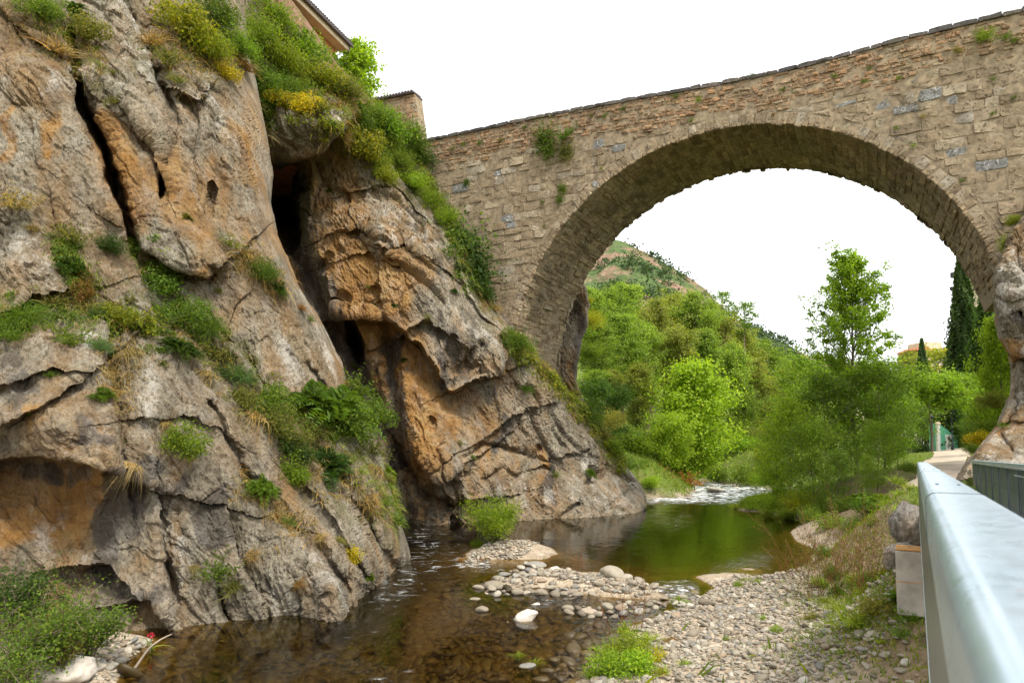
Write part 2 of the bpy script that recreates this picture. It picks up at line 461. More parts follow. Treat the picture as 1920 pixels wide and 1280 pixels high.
# ------------------------------------------------------------------ water
def water_mat():
    t = NT('river_water'); c = t.coord()
    rp = t.attr('rapid')
    s1 = t.noise(t.coord(scale=(1.0, 0.6, 1.0)), 1.3, 3, 0.5, 0.6)
    s2 = t.noise(t.coord(scale=(1.0, 0.55, 1.0)), 5.0, 5, 0.6, 0.8)
    s3 = t.noise(t.coord(scale=(1.0, 0.45, 1.0)), 15.0, 4, 0.6)
    calm = t.math('ADD', t.math('MULTIPLY', s1, 0.06), t.math('MULTIPLY', s2, 0.012))
    rough = t.math('ADD', t.math('MULTIPLY', s2, 0.22), t.math('MULTIPLY', s3, 0.07))
    h = t.math('ADD', calm, t.math('MULTIPLY', rough, rp))
    nm = t.bump(h, 1.0, 0.35)
    fr = t.n('Fresnel', {'IOR': 1.333, 'Normal': nm})
    tint = t.mix(t.attr('deep'), (0.80, 0.67, 0.36), (0.28, 0.28, 0.12))
    tr = t.n('BsdfTransparent', {'Color': tint})
    gl = t.n('BsdfGlossy', {'Color': (1, 1, 1), 'Roughness': 0.03, 'Normal': nm})
    m1 = t.n('MixShader', {0: fr.outputs[0], 1: tr.outputs[0], 2: gl.outputs[0]})
    fo = t.n('BsdfDiffuse', {'Color': (0.8, 0.82, 0.82)})  # white water, with sky sparkle on ripples painted in the same white
    fa = t.attr('foam_sparkle')
    ff = t.math('MULTIPLY', t.math('MULTIPLY', fa, 1.3), t.ramp(t.math('ADD', t.noise(t.coord(scale=(0.55, 0.9, 1.0)), 2.4, 10, 0.76, 0.8), t.math('MULTIPLY', fa, 0.10)), [(0.585, 0.0), (0.66, 1.0)]), clamp=True)
    m2 = t.n('MixShader', {0: ff, 1: m1.outputs[0], 2: fo.outputs[0]})
    return t.done(m2.outputs[0])
M_WATER = water_mat()
wx, wy, wF = polar_grid(np.arange(-48, 50, 0.22), np.exp(np.arange(math.log(2.0), math.log(150), 0.016)), False)
wpx, wpy, _ = project(np.stack([wx, wy, np.zeros_like(wx)], 1))
WP = np.stack([wpx, wpy], 1)
rapid = np.zeros(len(wx)); foam_sparkle = np.zeros(len(wx))
def _zone(poly, w, a, b):
    d, _ = seg_dist(WP, poly); k = np.clip(1 - d / w, 0, 1); k = k * k * (3 - 2 * k)
    np.maximum(rapid, k * a, out=rapid); np.maximum(foam_sparkle, k * b, out=foam_sparkle)
_far = np.clip((wy - 44.0) / 3.0, 0, 1)
rapid = np.maximum(rapid, _far * 1.0); foam_sparkle = np.maximum(foam_sparkle, _far * 0.95)
_zone([(790,1010),(830,1035),(800,1065),(760,1095),(720,1120)], 55, 0.7, 0.32)
_zone([(860,1055),(930,1062)], 22, 0.9, 0.5)
_zone([(1240,1110),(1290,1105)], 26, 1.0, 0.75)
_zone([(1010,1128),(1090,1130),(1160,1150),(1220,1130)], 30, 0.8, 0.35)
_zone([(1120,1170),(1080,1220),(1060,1290)], 60, 0.55, 0.0)
_zone([(1230,970),(1260,985),(1290,975)], 26, 0.22, 0.10)  # pool glints, partly painted as faint white
_zone([(1340,1070),(1400,1050),(1440,1045)], 24, 0.22, 0.08)
_zone([(680,1262),(760,1275)], 30, 0.5, 0.25)
_zone([(690,1190),(640,1180)], 30, 0.3, 0.12)
wz = rapid * 0.05 * fbm(np.stack([wx * 1.6, wy * 1.0, np.zeros_like(wx)], 1), 3)
deep = np.clip((-0.25 - terrain(wx, wy, False)) / 0.6, 0, 1)
link('water', mesh_np('water', np.stack([wx, wy, wz], 1), wF, M_WATER, {'rapid': rapid, 'foam_sparkle': foam_sparkle, 'deep': deep}), kind='structure')

# ------------------------------------------------------------------ cliffs
FA = np.array([0.46, 0.20, -0.86]); FA /= np.linalg.norm(FA)
FB = np.cross(FA, [0, 1, 0.0]); FB /= np.linalg.norm(FB)
FC = np.cross(FA, FB)
def fabric(P, along=0.16):
    return np.stack([P @ FA * along, P @ FB, P @ FC], 1)

class Cliff:
    def __init__(s, name, py0, py1, step, left, right, ctrl, lines=(), ledges=(), holes=(), bulges=(), zones=(), edge=(40, 1.4), wrap=9.0, amp=1.0, mirror=False, seed=0.0, fac=1.0, calm=()):
        rows = np.arange(py0, py1 + step, step)
        xl = np.interp(rows, [p[1] for p in left], [p[0] for p in left]); xr = np.interp(rows, [p[1] for p in right], [p[0] for p in right])
        s.rows, s.xl, s.xr = rows, xl, xr
        nc = int((xr - xl).max() / step) + 1; s.nc = nc; nw = 26
        u = np.linspace(0, 1, nc)
        PX = xl[:, None] + (xr - xl)[:, None] * u[None]; PY = np.repeat(rows[:, None], nc, 1)
        Q = np.stack([PX.ravel(), PY.ravel()], 1)
        rb = RBF([(c[0], c[1]) for c in ctrl], [c[2] if c[2] is not None else atz(c[0], c[1], 0.0)[1] for c in ctrl], c=30.0)
        D = rb(Q)
        wob = np.stack([perlin(np.c_[Q * 0.012, np.full(len(Q), seed)]), perlin(np.c_[Q * 0.012, np.full(len(Q), seed + 5)])], 1) * 9 \
            + np.stack([perlin(np.c_[Q * 0.05, np.full(len(Q), seed)]), perlin(np.c_[Q * 0.05, np.full(len(Q), seed + 5)])], 1) * 4
        QW = Q + wob
        for poly, w, a in lines:
            d, _ = seg_dist(QW, poly); D += a * np.exp(-(d / w) ** 2)
        for poly, a, fall in ledges:
            d, sd = seg_dist(QW, poly)
            L = sum(math.dist(p, q) for p, q in zip(poly[:-1], poly[1:]))
            e = np.minimum(np.hypot(*(QW - np.array(poly[0])).T), np.hypot(*(QW - np.array(poly[-1])).T))
            D += np.where(sd > 0, a * np.exp(-d / fall) * np.clip(d / 4.0, 0, 1) * np.clip(e / (0.18 * L), 0, 1), -0.35 * a * np.exp(-(d / 25.0) ** 2))
        for (cx, cy, rx, ry, rot, a) in holes:
            ca, sa = math.cos(math.radians(rot)), math.sin(math.radians(rot)); v = QW - [cx, cy]
            r = np.hypot((v[:, 0] * ca + v[:, 1] * sa) / rx, (-v[:, 0] * sa + v[:, 1] * ca) / ry)
            D += a * np.clip(1.25 - r, 0, 1) ** 0.7
        for (cx, cy, rx, ry, rot, a) in bulges:
            ca, sa = math.cos(math.radians(rot)), math.sin(math.radians(rot)); v = QW - [cx, cy]
            r = np.hypot((v[:, 0] * ca + v[:, 1] * sa) / rx, (-v[:, 0] * sa + v[:, 1] * ca) / ry)
            D -= a * np.clip(1 - r * r, 0, 1) ** 2
        XR = np.repeat(xr[:, None], nc, 1).ravel(); XL = np.repeat(xl[:, None], nc, 1).ravel()
        e = np.clip((Q[:, 0] - (XR - edge[0])) / edge[0], 0, 1) if not mirror else np.clip(((XL + edge[0]) - Q[:, 0]) / edge[0], 0, 1)
        D += edge[1] * (1 - np.sqrt(1 - np.minimum(e, 0.999) ** 2))
        P = at(Q[:, 0], Q[:, 1], D).reshape(len(rows), nc, 3)
        # wrap round the silhouette, out of sight
        k = np.linspace(0, 1, nw + 1)[1:]
        src = P[:, -1] if not mirror else P[:, 0]; sp = (xr if not mirror else xl)
        Dw = (D.reshape(len(rows), nc)[:, -1 if not mirror else 0])[:, None] + wrap * k[None] ** 1.3
        PXw = sp[:, None] + (-1 if not mirror else 1) * 60 * k[None] ** 1.5
        W = at(PXw.ravel(), np.repeat(rows[:, None], nw, 1).ravel(), Dw.ravel()).reshape(len(rows), nw, 3)
        P = np.concatenate([P, W], 1) if not mirror else np.concatenate([W[:, ::-1], P], 1)
        n, m = P.shape[:2]
        # normals of the smoothed base
        gu = np.gradient(P, axis=1); gv = np.gradient(P, axis=0)
        for _ in range(6):
            for g in (gu, gv):
                g[1:-1] = (g[:-2] + 2 * g[1:-1] + g[2:]) / 4; g[:, 1:-1] = (g[:, :-2] + 2 * g[:, 1:-1] + g[:, 2:]) / 4
        N = np.cross(gv, gu); N /= np.linalg.norm(N, axis=2)[..., None] + 1e-9
        fl = P.reshape(-1, 3); NN = N.reshape(-1, 3)
        toc = (np.array([0, 0, CAM_H]) - fl); NN = np.where(((NN * toc).sum(1) < 0)[:, None], -NN, NN) if False else NN
        Sf = fabric(fl) + seed
        warp = np.stack([perlin(fl * 0.5 + 3), perlin(fl * 0.5 + 31), perlin(fl * 0.5 + 57)], 1)
        Sf2 = Sf + 0.45 * warp
        f1, f2, cid, off = worley(Sf2 * 0.55)
        tilt = (RND[cid, 3:6] - 0.5)
        facet = (off * tilt).sum(1) * 1.3 + (RND[cid, 2] - 0.5) * 0.5
        crack = -np.clip(1 - (f2 - f1) / 0.07, 0, 1) * 0.25
        g1, g2, cid2, off2 = worley(Sf2 * 1.7 + 40)
        facet2 = (off2 * (RND[cid2, 3:6] - 0.5)).sum(1) * 0.55 + (RND[cid2, 2] - 0.5) * 0.18
        crack2 = -np.clip(1 - (g2 - g1) / 0.08, 0, 1) * 0.05
        fac = np.full(len(fl), fac)
        Qc = np.stack(project(fl)[:2], 1)
        for poly, w, k_ in calm:
            dd, _ = seg_dist(Qc, poly); fac *= 1 - (1 - k_) * np.clip(1.4 - dd / w, 0, 1)
        patch = np.clip(0.5 + 1.6 * fbm(fl * 0.22 + 77, 3), 0, 1)             # blocky here, smooth there
        h1, h2, cid3, off3 = worley(Sf2 * np.array([1.3, 1.0, 1.0]) * 4.2 + 90)
        facet3 = (off3 * (RND[cid3, 1:4] - 0.5)).sum(1) * 0.20 + (RND[cid3, 5] - 0.5) * 0.06 - np.clip(1 - (h2 - h1) / 0.10, 0, 1) * 0.03
        d = 0.28 * fbm(Sf * 0.22, 3) + (0.4 + 0.6 * patch) * facet3 + fac * patch * (1.05 * facet + crack * 0.8) + (0.5 + 0.5 * patch) * (0.7 * facet2 + crack2) \
            + 0.12 * ridged(Sf * 0.9 + 5, 4) + 0.08 * fbm(Sf * 2.6, 4) + 0.085 * ridged(fabric(fl, 0.3) * 6.0, 3) + 0.05 * ridged(fl * np.array([3.0, 3.0, 5.0]), 3)
        hf = np.ones((n, m)); ef = np.clip(e.reshape(len(rows), nc) * 1.2, 0, 1)
        if mirror: hf[:, nw:] = 1 - 0.7 * ef; hf[:, :nw] = 0.3
        else: hf[:, :nc] = 1 - 0.7 * ef; hf[:, nc:] = 0.3
        Dg = D.reshape(len(rows), nc); sl = np.hypot(np.gradient(Dg, axis=0), np.gradient(Dg, axis=1)) / step / (Dg / F_PX)
        for _ in range(8):
            sl[1:-1] = (sl[:-2] + 2 * sl[1:-1] + sl[2:]) / 4; sl[:, 1:-1] = (sl[:, :-2] + 2 * sl[:, 1:-1] + sl[:, 2:]) / 4
        (hf[:, nw:] if mirror else hf[:, :nc])[...] *= 1 / (1 + (sl / 4.2) ** 2)
        d = d * amp * hf.ravel()
        fl2 = fl + NN * d[:, None]
        ang = 0
        i = np.arange(n - 1)[:, None] * m; j = np.arange(m - 1)[None]
        F = np.stack([i + j, i + j + 1, i + m + j + 1, i + m + j], -1).reshape(-1, 4)[:, ::-1]
        att = {}
        Qf = np.stack([np.concatenate([Q.reshape(len(rows), nc, 2)[..., c], np.stack([PXw, np.repeat(rows[:, None], nw, 1)], -1)[..., c]], 1) if not mirror
                       else np.concatenate([np.stack([PXw, np.repeat(rows[:, None], nw, 1)], -1)[:, ::-1][..., c], Q.reshape(len(rows), nc, 2)[..., c]], 1) for c in (0, 1)], -1).reshape(-1, 2)
        wb = np.stack([perlin(np.c_[Qf * 0.02, np.full(len(Qf), seed + 9)]), perlin(np.c_[Qf * 0.02, np.full(len(Qf), seed + 13)])], 1) * 22
        for kname in ('ochre', 'dark', 'pale', 'moss', 'soil'):
            v = np.zeros(len(Qf))
            for kind, poly, w, a in zones:
                if kind != kname: continue
                w = w * (1.35 if kname == 'ochre' else 1.0)
                dd, _ = seg_dist(Qf + wb, poly if len(poly) > 1 else [poly[0], (poly[0][0] + 1, poly[0][1])])
                q = np.clip(1.3 - dd / w, 0, 1); v = np.maximum(v, a * q * q * (3 - 2 * q))
            att[kname] = v
        s.obj = link(name, mesh_np(name, fl2, F, M_ROCK, att, smooth=False), kind='structure')
        s.P = fl2.reshape(n, m, 3); s.N = NN.reshape(n, m, 3); s.c0 = 0 if not mirror else nw
    def surf(s, px, py):
        r = int(np.clip(round((py - s.rows[0]) / (s.rows[1] - s.rows[0])), 0, len(s.rows) - 1))
        c = int(np.clip(round((px - s.xl[r]) / (s.xr[r] - s.xl[r]) * (s.nc - 1)), 0, s.nc - 1)) + s.c0
        return s.P[r, c], s.N[r, c]

NEAR = Cliff('cliff', -90, 1330, 2.0,
    [(-130, -90), (-130, 1330)],
    [(430,-90),(455,0),(462,60),(466,100),(480,150),(500,250),(512,330),(508,380),(520,440),(560,540),(600,600),(640,680),(650,720),(700,800),(722,880),(745,960),(765,1020),(772,1050),(775,1080),(760,1200),(740,1330)],
    [(-100,1000,14.2),(0,1050,14.9),(0,1200,15.5),(0,870,15.3),(0,700,15.0),(0,600,16),(0,300,17.6),(0,0,19.5),(-100,400,16.5),(-100,-50,19),
     (200,1200,15.6),(330,1182,None),(430,1165,None),(560,1156,None),(655,1155,None),(675,1122,None),(705,1100,None),(765,1062,None),(250,1190,None),
     (300,1300,16.4),(600,1300,17.5),(740,1200,24),
     (200,850,15.2),(120,820,14.8),(120,920,15.6),(200,700,16.2),(200,600,17.2),(200,450,18.2),(150,300,18.3),(100,150,19),(200,0,22),(320,300,20.2),(320,150,21.5),(350,0,25),
     (400,1000,16.8),(330,800,16.8),(400,800,17.6),(400,600,19.5),(350,450,19.4),(400,400,20.6),(430,250,22.5),(420,100,25),(440,0,27.5),
     (500,1050,17.2),(560,900,19.4),(560,700,21.6),(500,500,21.6),(480,300,23.8),(480,150,26.3),(600,1050,17.6),(620,640,23.6),
     (650,1000,19.3),(690,900,21.5),(640,760,22.6),(710,1050,20.4),(740,1000,22.4)],
    lines=[([(130,60),(150,180),(200,290),(225,370),(245,430),(255,470)], 11, 2.4), ([(150,180),(205,300),(215,350)], 20, 0.9),
           ([(500,540),(560,650)], 6, 0.0), ([(330,960),(345,1000)], 5, .35), ([(318,1060),(335,1125)], 5, .5), ([(410,1105),(432,1165)], 6, .6), ([(555,1085),(560,1160)], 5, .45),
           ([(600,1020),(640,1090),(655,1150)], 8, .6), ([(395,760),(430,830),(470,900)], 8, .45), ([(560,900),(620,980),(690,1080)], 8, .5), ([(230,0),(262,80),(300,150),(330,230)], 8, .6),
           ([(300,130),(320,230),(318,300)], 8, .5), ([(90,370),(110,440)], 5, .4), ([(640,900),(700,1000),(740,1060)], 7, .5), ([(575,690),(640,760)], 7, .3), ([(430,690),(560,830),(680,960),(748,1080)], 26, .5), ([(470,900),(560,1000),(645,1090)], 18, .35), ([(250,470),(330,600),(430,700)], 30, .4), ([(200,640),(215,760),(230,860)], 16, .4)],
    ledges=[([(-120,868),(0,862),(60,850),(120,864),(190,884)], 1.1, 150), ([(275,465),(330,508),(385,522),(420,492)], .9, 70), ([(-20,800),(70,768),(160,700)], .5, 60),
            ([(0,590),(60,555),(120,545)], .5, 60), ([(330,172),(370,195),(380,180)], .4, 40), ([(150,1060),(200,1050),(225,1080)], .7, 40), ([(240,1130),(290,1120),(300,1140)], .5, 40),
            ([(280,780),(350,770),(400,800)], .3, 50), ([(235,890),(212,760),(195,640)], .55, 50), ([(490,1140),(450,1050),(420,960)], .4, 40), ([(700,1080),(640,980),(590,900)], .4, 40), ([(330,1130),(300,1010),(290,900)], .35, 40), ([(250,470),(210,340),(150,170)], .7, 40), ([(330,230),(280,110),(235,10)], .5, 40), ([(560,820),(470,690),(350,560)], .6, 45),([(20,720),(90,690),(140,690)], .35, 50),
            ([(60,60),(110,100),(160,150)], .4, 60), ([(270,250),(300,290),(310,330)], .5, 40)],
    holes=[(302,345,9,22,10,1.6), (392,378,11,28,5,1.0), (205,345,9,26,-28,1.2), (395,505,10,10,0,.4), (318,305,10,8,0,.3)],
    bulges=[(360,470,75,60,20,.7), (50,500,90,60,0,.5), (230,20,40,90,-20,.5), (250,190,40,90,-25,.5), (390,170,60,70,0,.5), (60,790,140,70,0,.6), (620,1090,45,70,-20,.5), (440,300,50,110,0,.5), (330,640,60,60,0,.0), (60,150,70,60,30,.4)],
    zones=[('ochre', [(205,250),(240,330),(255,410)], 32, .9), ('ochre', [(185,290),(225,380)], 26, .7), ('ochre', [(100,225),(92,295)], 12, .9), ('ochre', [(20,215),(12,300)], 10, .8), ('ochre', [(110,270),(112,300)], 8, .5),
           ('ochre', [(300,330),(345,395),(380,400)], 48, .6), ('ochre', [(385,320),(410,400)], 40, .55), ('ochre', [(440,250),(458,330)], 26, .5), ('ochre', [(470,420),(495,470)], 26, .5),
           ('ochre', [(-60,930),(170,930)], 55, .8), ('ochre', [(-20,985),(150,975)], 34, .95), ('ochre', [(60,775),(68,790)], 16, .7), ('ochre', [(185,900),(180,960)], 14, .9), ('ochre', [(240,1070),(260,1050)], 20, .4),
           ('ochre', [(525,440),(600,590)], 18, .5), ('ochre', [(385,510),(400,525)], 16, .6), ('ochre', [(490,440),(480,480)], 30, .4), ('ochre', [(655,500),(640,680)], 20, .4),
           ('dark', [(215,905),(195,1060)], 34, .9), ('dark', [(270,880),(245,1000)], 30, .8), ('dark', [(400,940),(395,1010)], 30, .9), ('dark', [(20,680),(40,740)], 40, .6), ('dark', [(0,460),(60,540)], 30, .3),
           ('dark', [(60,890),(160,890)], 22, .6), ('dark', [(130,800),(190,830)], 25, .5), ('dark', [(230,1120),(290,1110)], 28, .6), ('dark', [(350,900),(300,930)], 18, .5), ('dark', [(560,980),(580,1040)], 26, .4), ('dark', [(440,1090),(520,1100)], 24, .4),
           ('pale', [(232,5),(258,90)], 22, 1.0), ('pale', [(270,125),(300,160)], 14, .8), ('pale', [(168,640),(205,750)], 18, 1.0), ('pale', [(120,605),(150,640)], 26, .9), ('pale', [(600,1050),(645,1125)], 20, .9),
           ('pale', [(560,620),(600,660)], 50, .5), ('pale', [(300,860),(330,1100)], 26, .5), ('pale', [(40,150),(95,150)], 24, .7), ('pale', [(60,460),(90,520)], 40, .6), ('pale', [(380,1100),(540,1130)], 18, .6), ('pale', [(270,680),(290,820)], 24, .5),
           ('pale', [(380,200),(400,260)], 40, .5), ('pale', [(540,560),(560,690)], 40, .4), ('pale', [(130,130),(200,150)], 20, .5), ('pale', [(60,1000),(150,1020)], 26, .5),
           ('moss', [(250,480),(340,600),(440,700),(560,800),(660,860)], 60, .9), ('moss', [(60,30),(120,90),(190,130)], 50, .9), ('moss', [(-40,600),(200,600)], 45, .8), ('moss', [(300,100),(420,80)], 70, .8), ('moss', [(560,860),(740,1000)], 50, .5),
           ('soil', [(130,60),(170,130)], 34, .6), ('soil', [(430,20),(300,90)], 40, .4)],
    edge=(46, 1.8), wrap=9.0, amp=0.66, seed=0.0, fac=0.6, calm=[([(230,940),(420,980),(600,1070)], 110, .1), ([(330,700),(300,850)], 80, .25), ([(560,620),(600,680)], 60, .3)])

FAR_EDGE = [(490,-90),(545,0),(600,75),(640,130),(672,165),(700,190),(760,262),(792,312),(812,360),(850,430),(880,470),(915,560),(945,600),(990,652),(1040,715),(1100,770),(1150,850),(1200,905),(1212,930),(1212,950),(1204,962),(1190,975),(1180,1010)]
FAR = Cliff('cliff', -90, 1010, 2.0,
    [(330,-90),(380,100),(420,250),(430,400),(500,560),(560,680),(600,800),(640,900),(660,1010)],
    FAR_EDGE,
    [(1204,962,None),(1100,970,None),(1040,973,None),(970,977,None),(900,980,None),(830,986,None),(770,992,None),(700,1000,33),
     (1195,905,43.5),(1150,850,42.6),(1100,770,41.6),(1040,715,39.2),(990,652,37.6),(915,560,38.3),(850,430,38.4),(790,312,39.5),(700,190,37.5),(640,130,37),(540,0,36),
     (880,800,35.2),(880,600,36),(800,500,35.2),(800,700,34.6),(850,900,33.2),(780,900,33.2),(1000,850,38),(950,730,36.6),(700,300,35.8),(700,450,34.8),(640,400,34.8),(600,300,34.4),(575,235,32.0),(630,215,32.6),
     (560,450,35.2),(520,420,36.5),(600,560,34.6),(670,640,35.4),(640,600,34.6),(700,800,34),(760,780,33.2),(740,900,33.6),(740,990,33.6),(450,500,36),(550,800,35),(600,1000,34),(480,100,31),(560,120,34.5),(420,-50,30),(960,900,36),(1100,880,40),(1050,800,39.4)],
    lines=[([(525,330),(540,440),(590,560),(650,660),(700,760),(742,880),(765,975)], 26, 2.6), ([(728,640),(738,760),(755,870),(800,930)], 15, 1.7), ([(760,880),(810,940),(850,950)], 9, .9), ([(1045,975),(1085,945)], 5, .5), ([(850,640),(845,720)], 8, .8), ([(870,860),(900,830),(985,850)], 6, .6),
           ([(905,900),(940,880),(960,890)], 6, .5), ([(1010,840),(960,900)], 6, .45), ([(845,905),(862,945)], 8, 1.0), ([(520,300),(540,430),(600,540)], 14, .8), ([(1100,900),(1140,870),(1180,900)], 6, .5),
           ([(900,650),(860,700)], 8, .7), ([(700,560),(740,640)], 8, .5), ([(1130,960),(1180,920)], 6, .45)],
    ledges=[([(600,605),(680,600),(740,605),(790,640),(845,735),(905,712)], 1.6, 80), ([(515,325),(545,305),(600,285),(640,240)], 3.0, 120), ([(730,640),(800,600),(850,640)], .6, 50),
            ([(770,850),(820,905),(870,870)], .9, 60), ([(800,920),(840,945),(900,935)], .7, 50), ([(880,720),(930,700),(965,650)], .6, 50), ([(700,470),(760,450),(800,480)], .5, 60),
            ([(900,820),(960,780),(1010,760)], .6, 70), ([(620,440),(680,420),(720,470)], .5, 60), ([(1040,860),(1100,840),(1150,880)], .4, 60), ([(870,520),(900,580),(940,620)], .4, 50), ([(690,350),(740,340),(770,380)], .4, 50)],
    holes=[(668,642,13,38,-12,6.0), (528,385,26,75,-8,7.0), (545,330,35,30,0,3.0), (640,560,14,12,0,1.0), (610,500,10,20,0,1.0), (808,790,6,9,0,.8), (700,545,8,10,0,.7), (945,645,6,12,-20,.8), (630,690,10,22,-20,1.2)],
    bulges=[(820,830,70,110,-15,1.0), (575,230,75,55,-10,.7), (850,660,70,60,-20,.7), (720,400,70,140,-10,.7), (760,560,90,60,0,.6), (1120,920,90,60,0,.5), (980,800,80,80,0,.4), (920,640,50,70,-30,.5)],
    zones=[('ochre', [(560,470),(610,590),(690,600)], 60, .9), ('ochre', [(650,480),(700,560),(740,520)], 50, .85), ('ochre', [(620,330),(640,420),(630,500)], 50, .7), ('ochre', [(745,680),(775,760),(800,860)], 46, .95), ('ochre', [(720,620),(760,720)], 50, .8),
           ('ochre', [(800,720),(830,800)], 30, .8), ('ochre', [(860,760),(900,800)], 36, .6), ('ochre', [(900,850),(890,940)], 26, .6), ('ochre', [(1000,840),(1012,870)], 13, .7), ('ochre', [(740,440),(780,520)], 36, .6), ('ochre', [(870,690),(920,700)], 24, .5),
           ('ochre', [(760,930),(830,960)], 30, .5), ('ochre', [(960,860),(900,960)], 30, .4), ('ochre', [(1050,900),(1000,960)], 50, .35),
           ('dark', [(545,340),(560,450),(600,560),(660,680),(710,800)], 40, .85), ('dark', [(1025,850),(1030,950)], 9, 1.0), ('dark', [(830,600),(850,700)], 40, .6), ('dark', [(945,800),(935,850)], 13, .8), ('dark', [(735,650),(750,870)], 20, .8), ('dark', [(880,600),(900,640)], 30, .5),  # opening band puts the slanting cleft's shade into the colour
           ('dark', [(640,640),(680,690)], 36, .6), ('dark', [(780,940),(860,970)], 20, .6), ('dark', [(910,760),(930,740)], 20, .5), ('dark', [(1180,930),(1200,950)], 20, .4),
           ('pale', [(700,350),(740,440)], 36, .7), ('pale', [(1100,870),(1170,880)], 36, .6), ('pale', [(620,200),(632,235)], 16, 1.0), ('pale', [(560,230),(590,240)], 30, .6), ('pale', [(860,560),(920,630)], 26, .5), ('pale', [(940,920),(1150,940)], 30, .5), ('pale', [(770,380),(800,450)], 24, .5),
           ('moss', [(480,60),(560,150),(660,240),(760,300)], 90, .9), ('moss', [(780,310),(860,450),(930,590)], 34, .9), ('moss', [(960,620),(1010,680),(1100,780),(1160,860)], 34, .9),
           ('soil', [(530,10),(570,50),(640,130)], 50, .95), ('soil', [(650,170),(720,230)], 30, .7)],
    edge=(40, 1.6), wrap=10.0, amp=0.8, seed=3.7)

RIGHT = Cliff('cliff', 370, 900, 2.0,
    [(1930,370),(1918,405),(1893,440),(1872,515),(1862,565),(1874,620),(1891,660),(1897,690),(1895,740),(1882,768),(1870,800),(1838,835),(1812,866),(1790,900)],
    [(2130,370),(2130,900)],
    [(1925,400,26.6),(1890,445,26.4),(1866,560,25.9),(1890,660,25.8),(1896,740,24.6),(1870,800,23.2),(1830,840,22.2),(1812,866,21.6),(1960,500,24.6),(1960,650,24),(1960,760,22.6),(1920,860,20.8),(2060,500,22),(2060,700,21),(2060,860,18.5),(2100,400,22)],
    lines=[([(1905,680),(1908,760),(1890,800)], 7, .7), ([(1880,820),(1900,850)], 6, .4), ([(1925,700),(1930,800)], 6, .4)],
    ledges=[([(1880,650),(1905,672),(1940,665)], .7, 30), ([(1865,545),(1900,560),(1940,540)], .3, 40), ([(1850,815),(1890,790),(1930,800)], .3, 30)],
    holes=[(1912,590,12,10,0,1.0)],
    bulges=[(1910,580,45,80,0,.6), (1850,845,40,30,0,.4)],
    zones=[('ochre', [(1895,655),(1920,650)], 18, .95), ('ochre', [(1880,800),(1920,790)], 20, .5), ('ochre', [(1905,740),(1915,780)], 14, .4), ('ochre', [(1830,850),(1900,850)], 14, .4), ('pale', [(1900,430),(1905,620)], 40, .9), ('pale', [(1870,830),(1930,850)], 50, .7), ('pale', [(1880,830),(1910,850)], 26, .8), ('pale', [(1905,700),(1915,760)], 16, .8), ('pale', [(1875,560),(1890,620)], 20, .7),
           ('dark', [(1908,590),(1918,596)], 12, .8), ('moss', [(1905,400),(1890,450)], 20, .9)],
    edge=(16, .9), wrap=7.0, amp=0.62, mirror=True, seed=8.1)

# rock and old masonry that stands behind the left leg of the arch
PIER_ROCK = Cliff('cliff', 500, 900, 2.0,
    [(1010,500),(1010,900)],
    [(1085,500),(1098,540),(1105,575),(1104,610),(1092,640),(1084,680),(1080,715),(1094,750),(1108,775),(1126,810),(1142,850),(1160,900)],
    [(1090,540,45.5),(1100,620,45.5),(1080,715,45.2),(1110,780,46),(1140,850,46.5),(1030,540,45.6),(1030,700,45),(1030,850,45),(1090,880,46)],
    zones=[('dark', [(1095,570),(1090,650),(1085,720)], 16, .7), ('moss', [(1085,740),(1120,800),(1150,870)], 18, .9), ('ochre', [(1070,690),(1075,740)], 12, .6)],
    edge=(10, 0.6), wrap=6.0, amp=0.9, seed=11.3)
# ------------------------------------------------------------------ bridge
BYAW = math.radians(28)
BD = np.array([math.cos(BYAW), -math.sin(BYAW), 0.0])          # along the face, to the right
BO = np.array([-math.sin(BYAW), -math.cos(BYAW), 0.0])         # out of the face, towards the near side
_r = rays(1480, 235); BP = np.array([0, 0, CAM_H]) + _r * (32.0 / _r[1]); BP[2] = 0.0
ACX, ACZ, AR, BW = -3.31, 8.15, 11.74, 6.3
def bpt(s, z, off=0.0):
    s = np.asarray(s, float); z = np.asarray(z, float); off = np.asarray(off, float)
    return BP + s[..., None] * BD + off[..., None] * BO + np.stack([0 * z, 0 * z, z], -1)
def b_at(px, py):
    """(s, z) on the bridge face at a pixel"""
    r = rays(px, py); t = (BO @ (BP - np.array([0, 0, CAM_H]))) / (BO @ r); q = np.array([0, 0, CAM_H]) + r * t
    return float((q - BP) @ BD), float(q[2])
_top = [b_at(*p) for p in [(800,260),(900,240),(1000,218),(1100,199),(1200,180),(1340,155),(1480,126),(1590,98),(1700,67),(1810,41),(1920,14)]]
_top = [(-30, _top[0][1] + 0.1)] + _top + [(22, _top[-1][1] + 0.2)]
def ztop(s): return np.interp(s, [p[0] for p in _top], [p[1] for p in _top])
def crest_x(py): return np.interp(py, [p[1] for p in FAR_EDGE[:18]], [p[0] for p in FAR_EDGE[:18]])

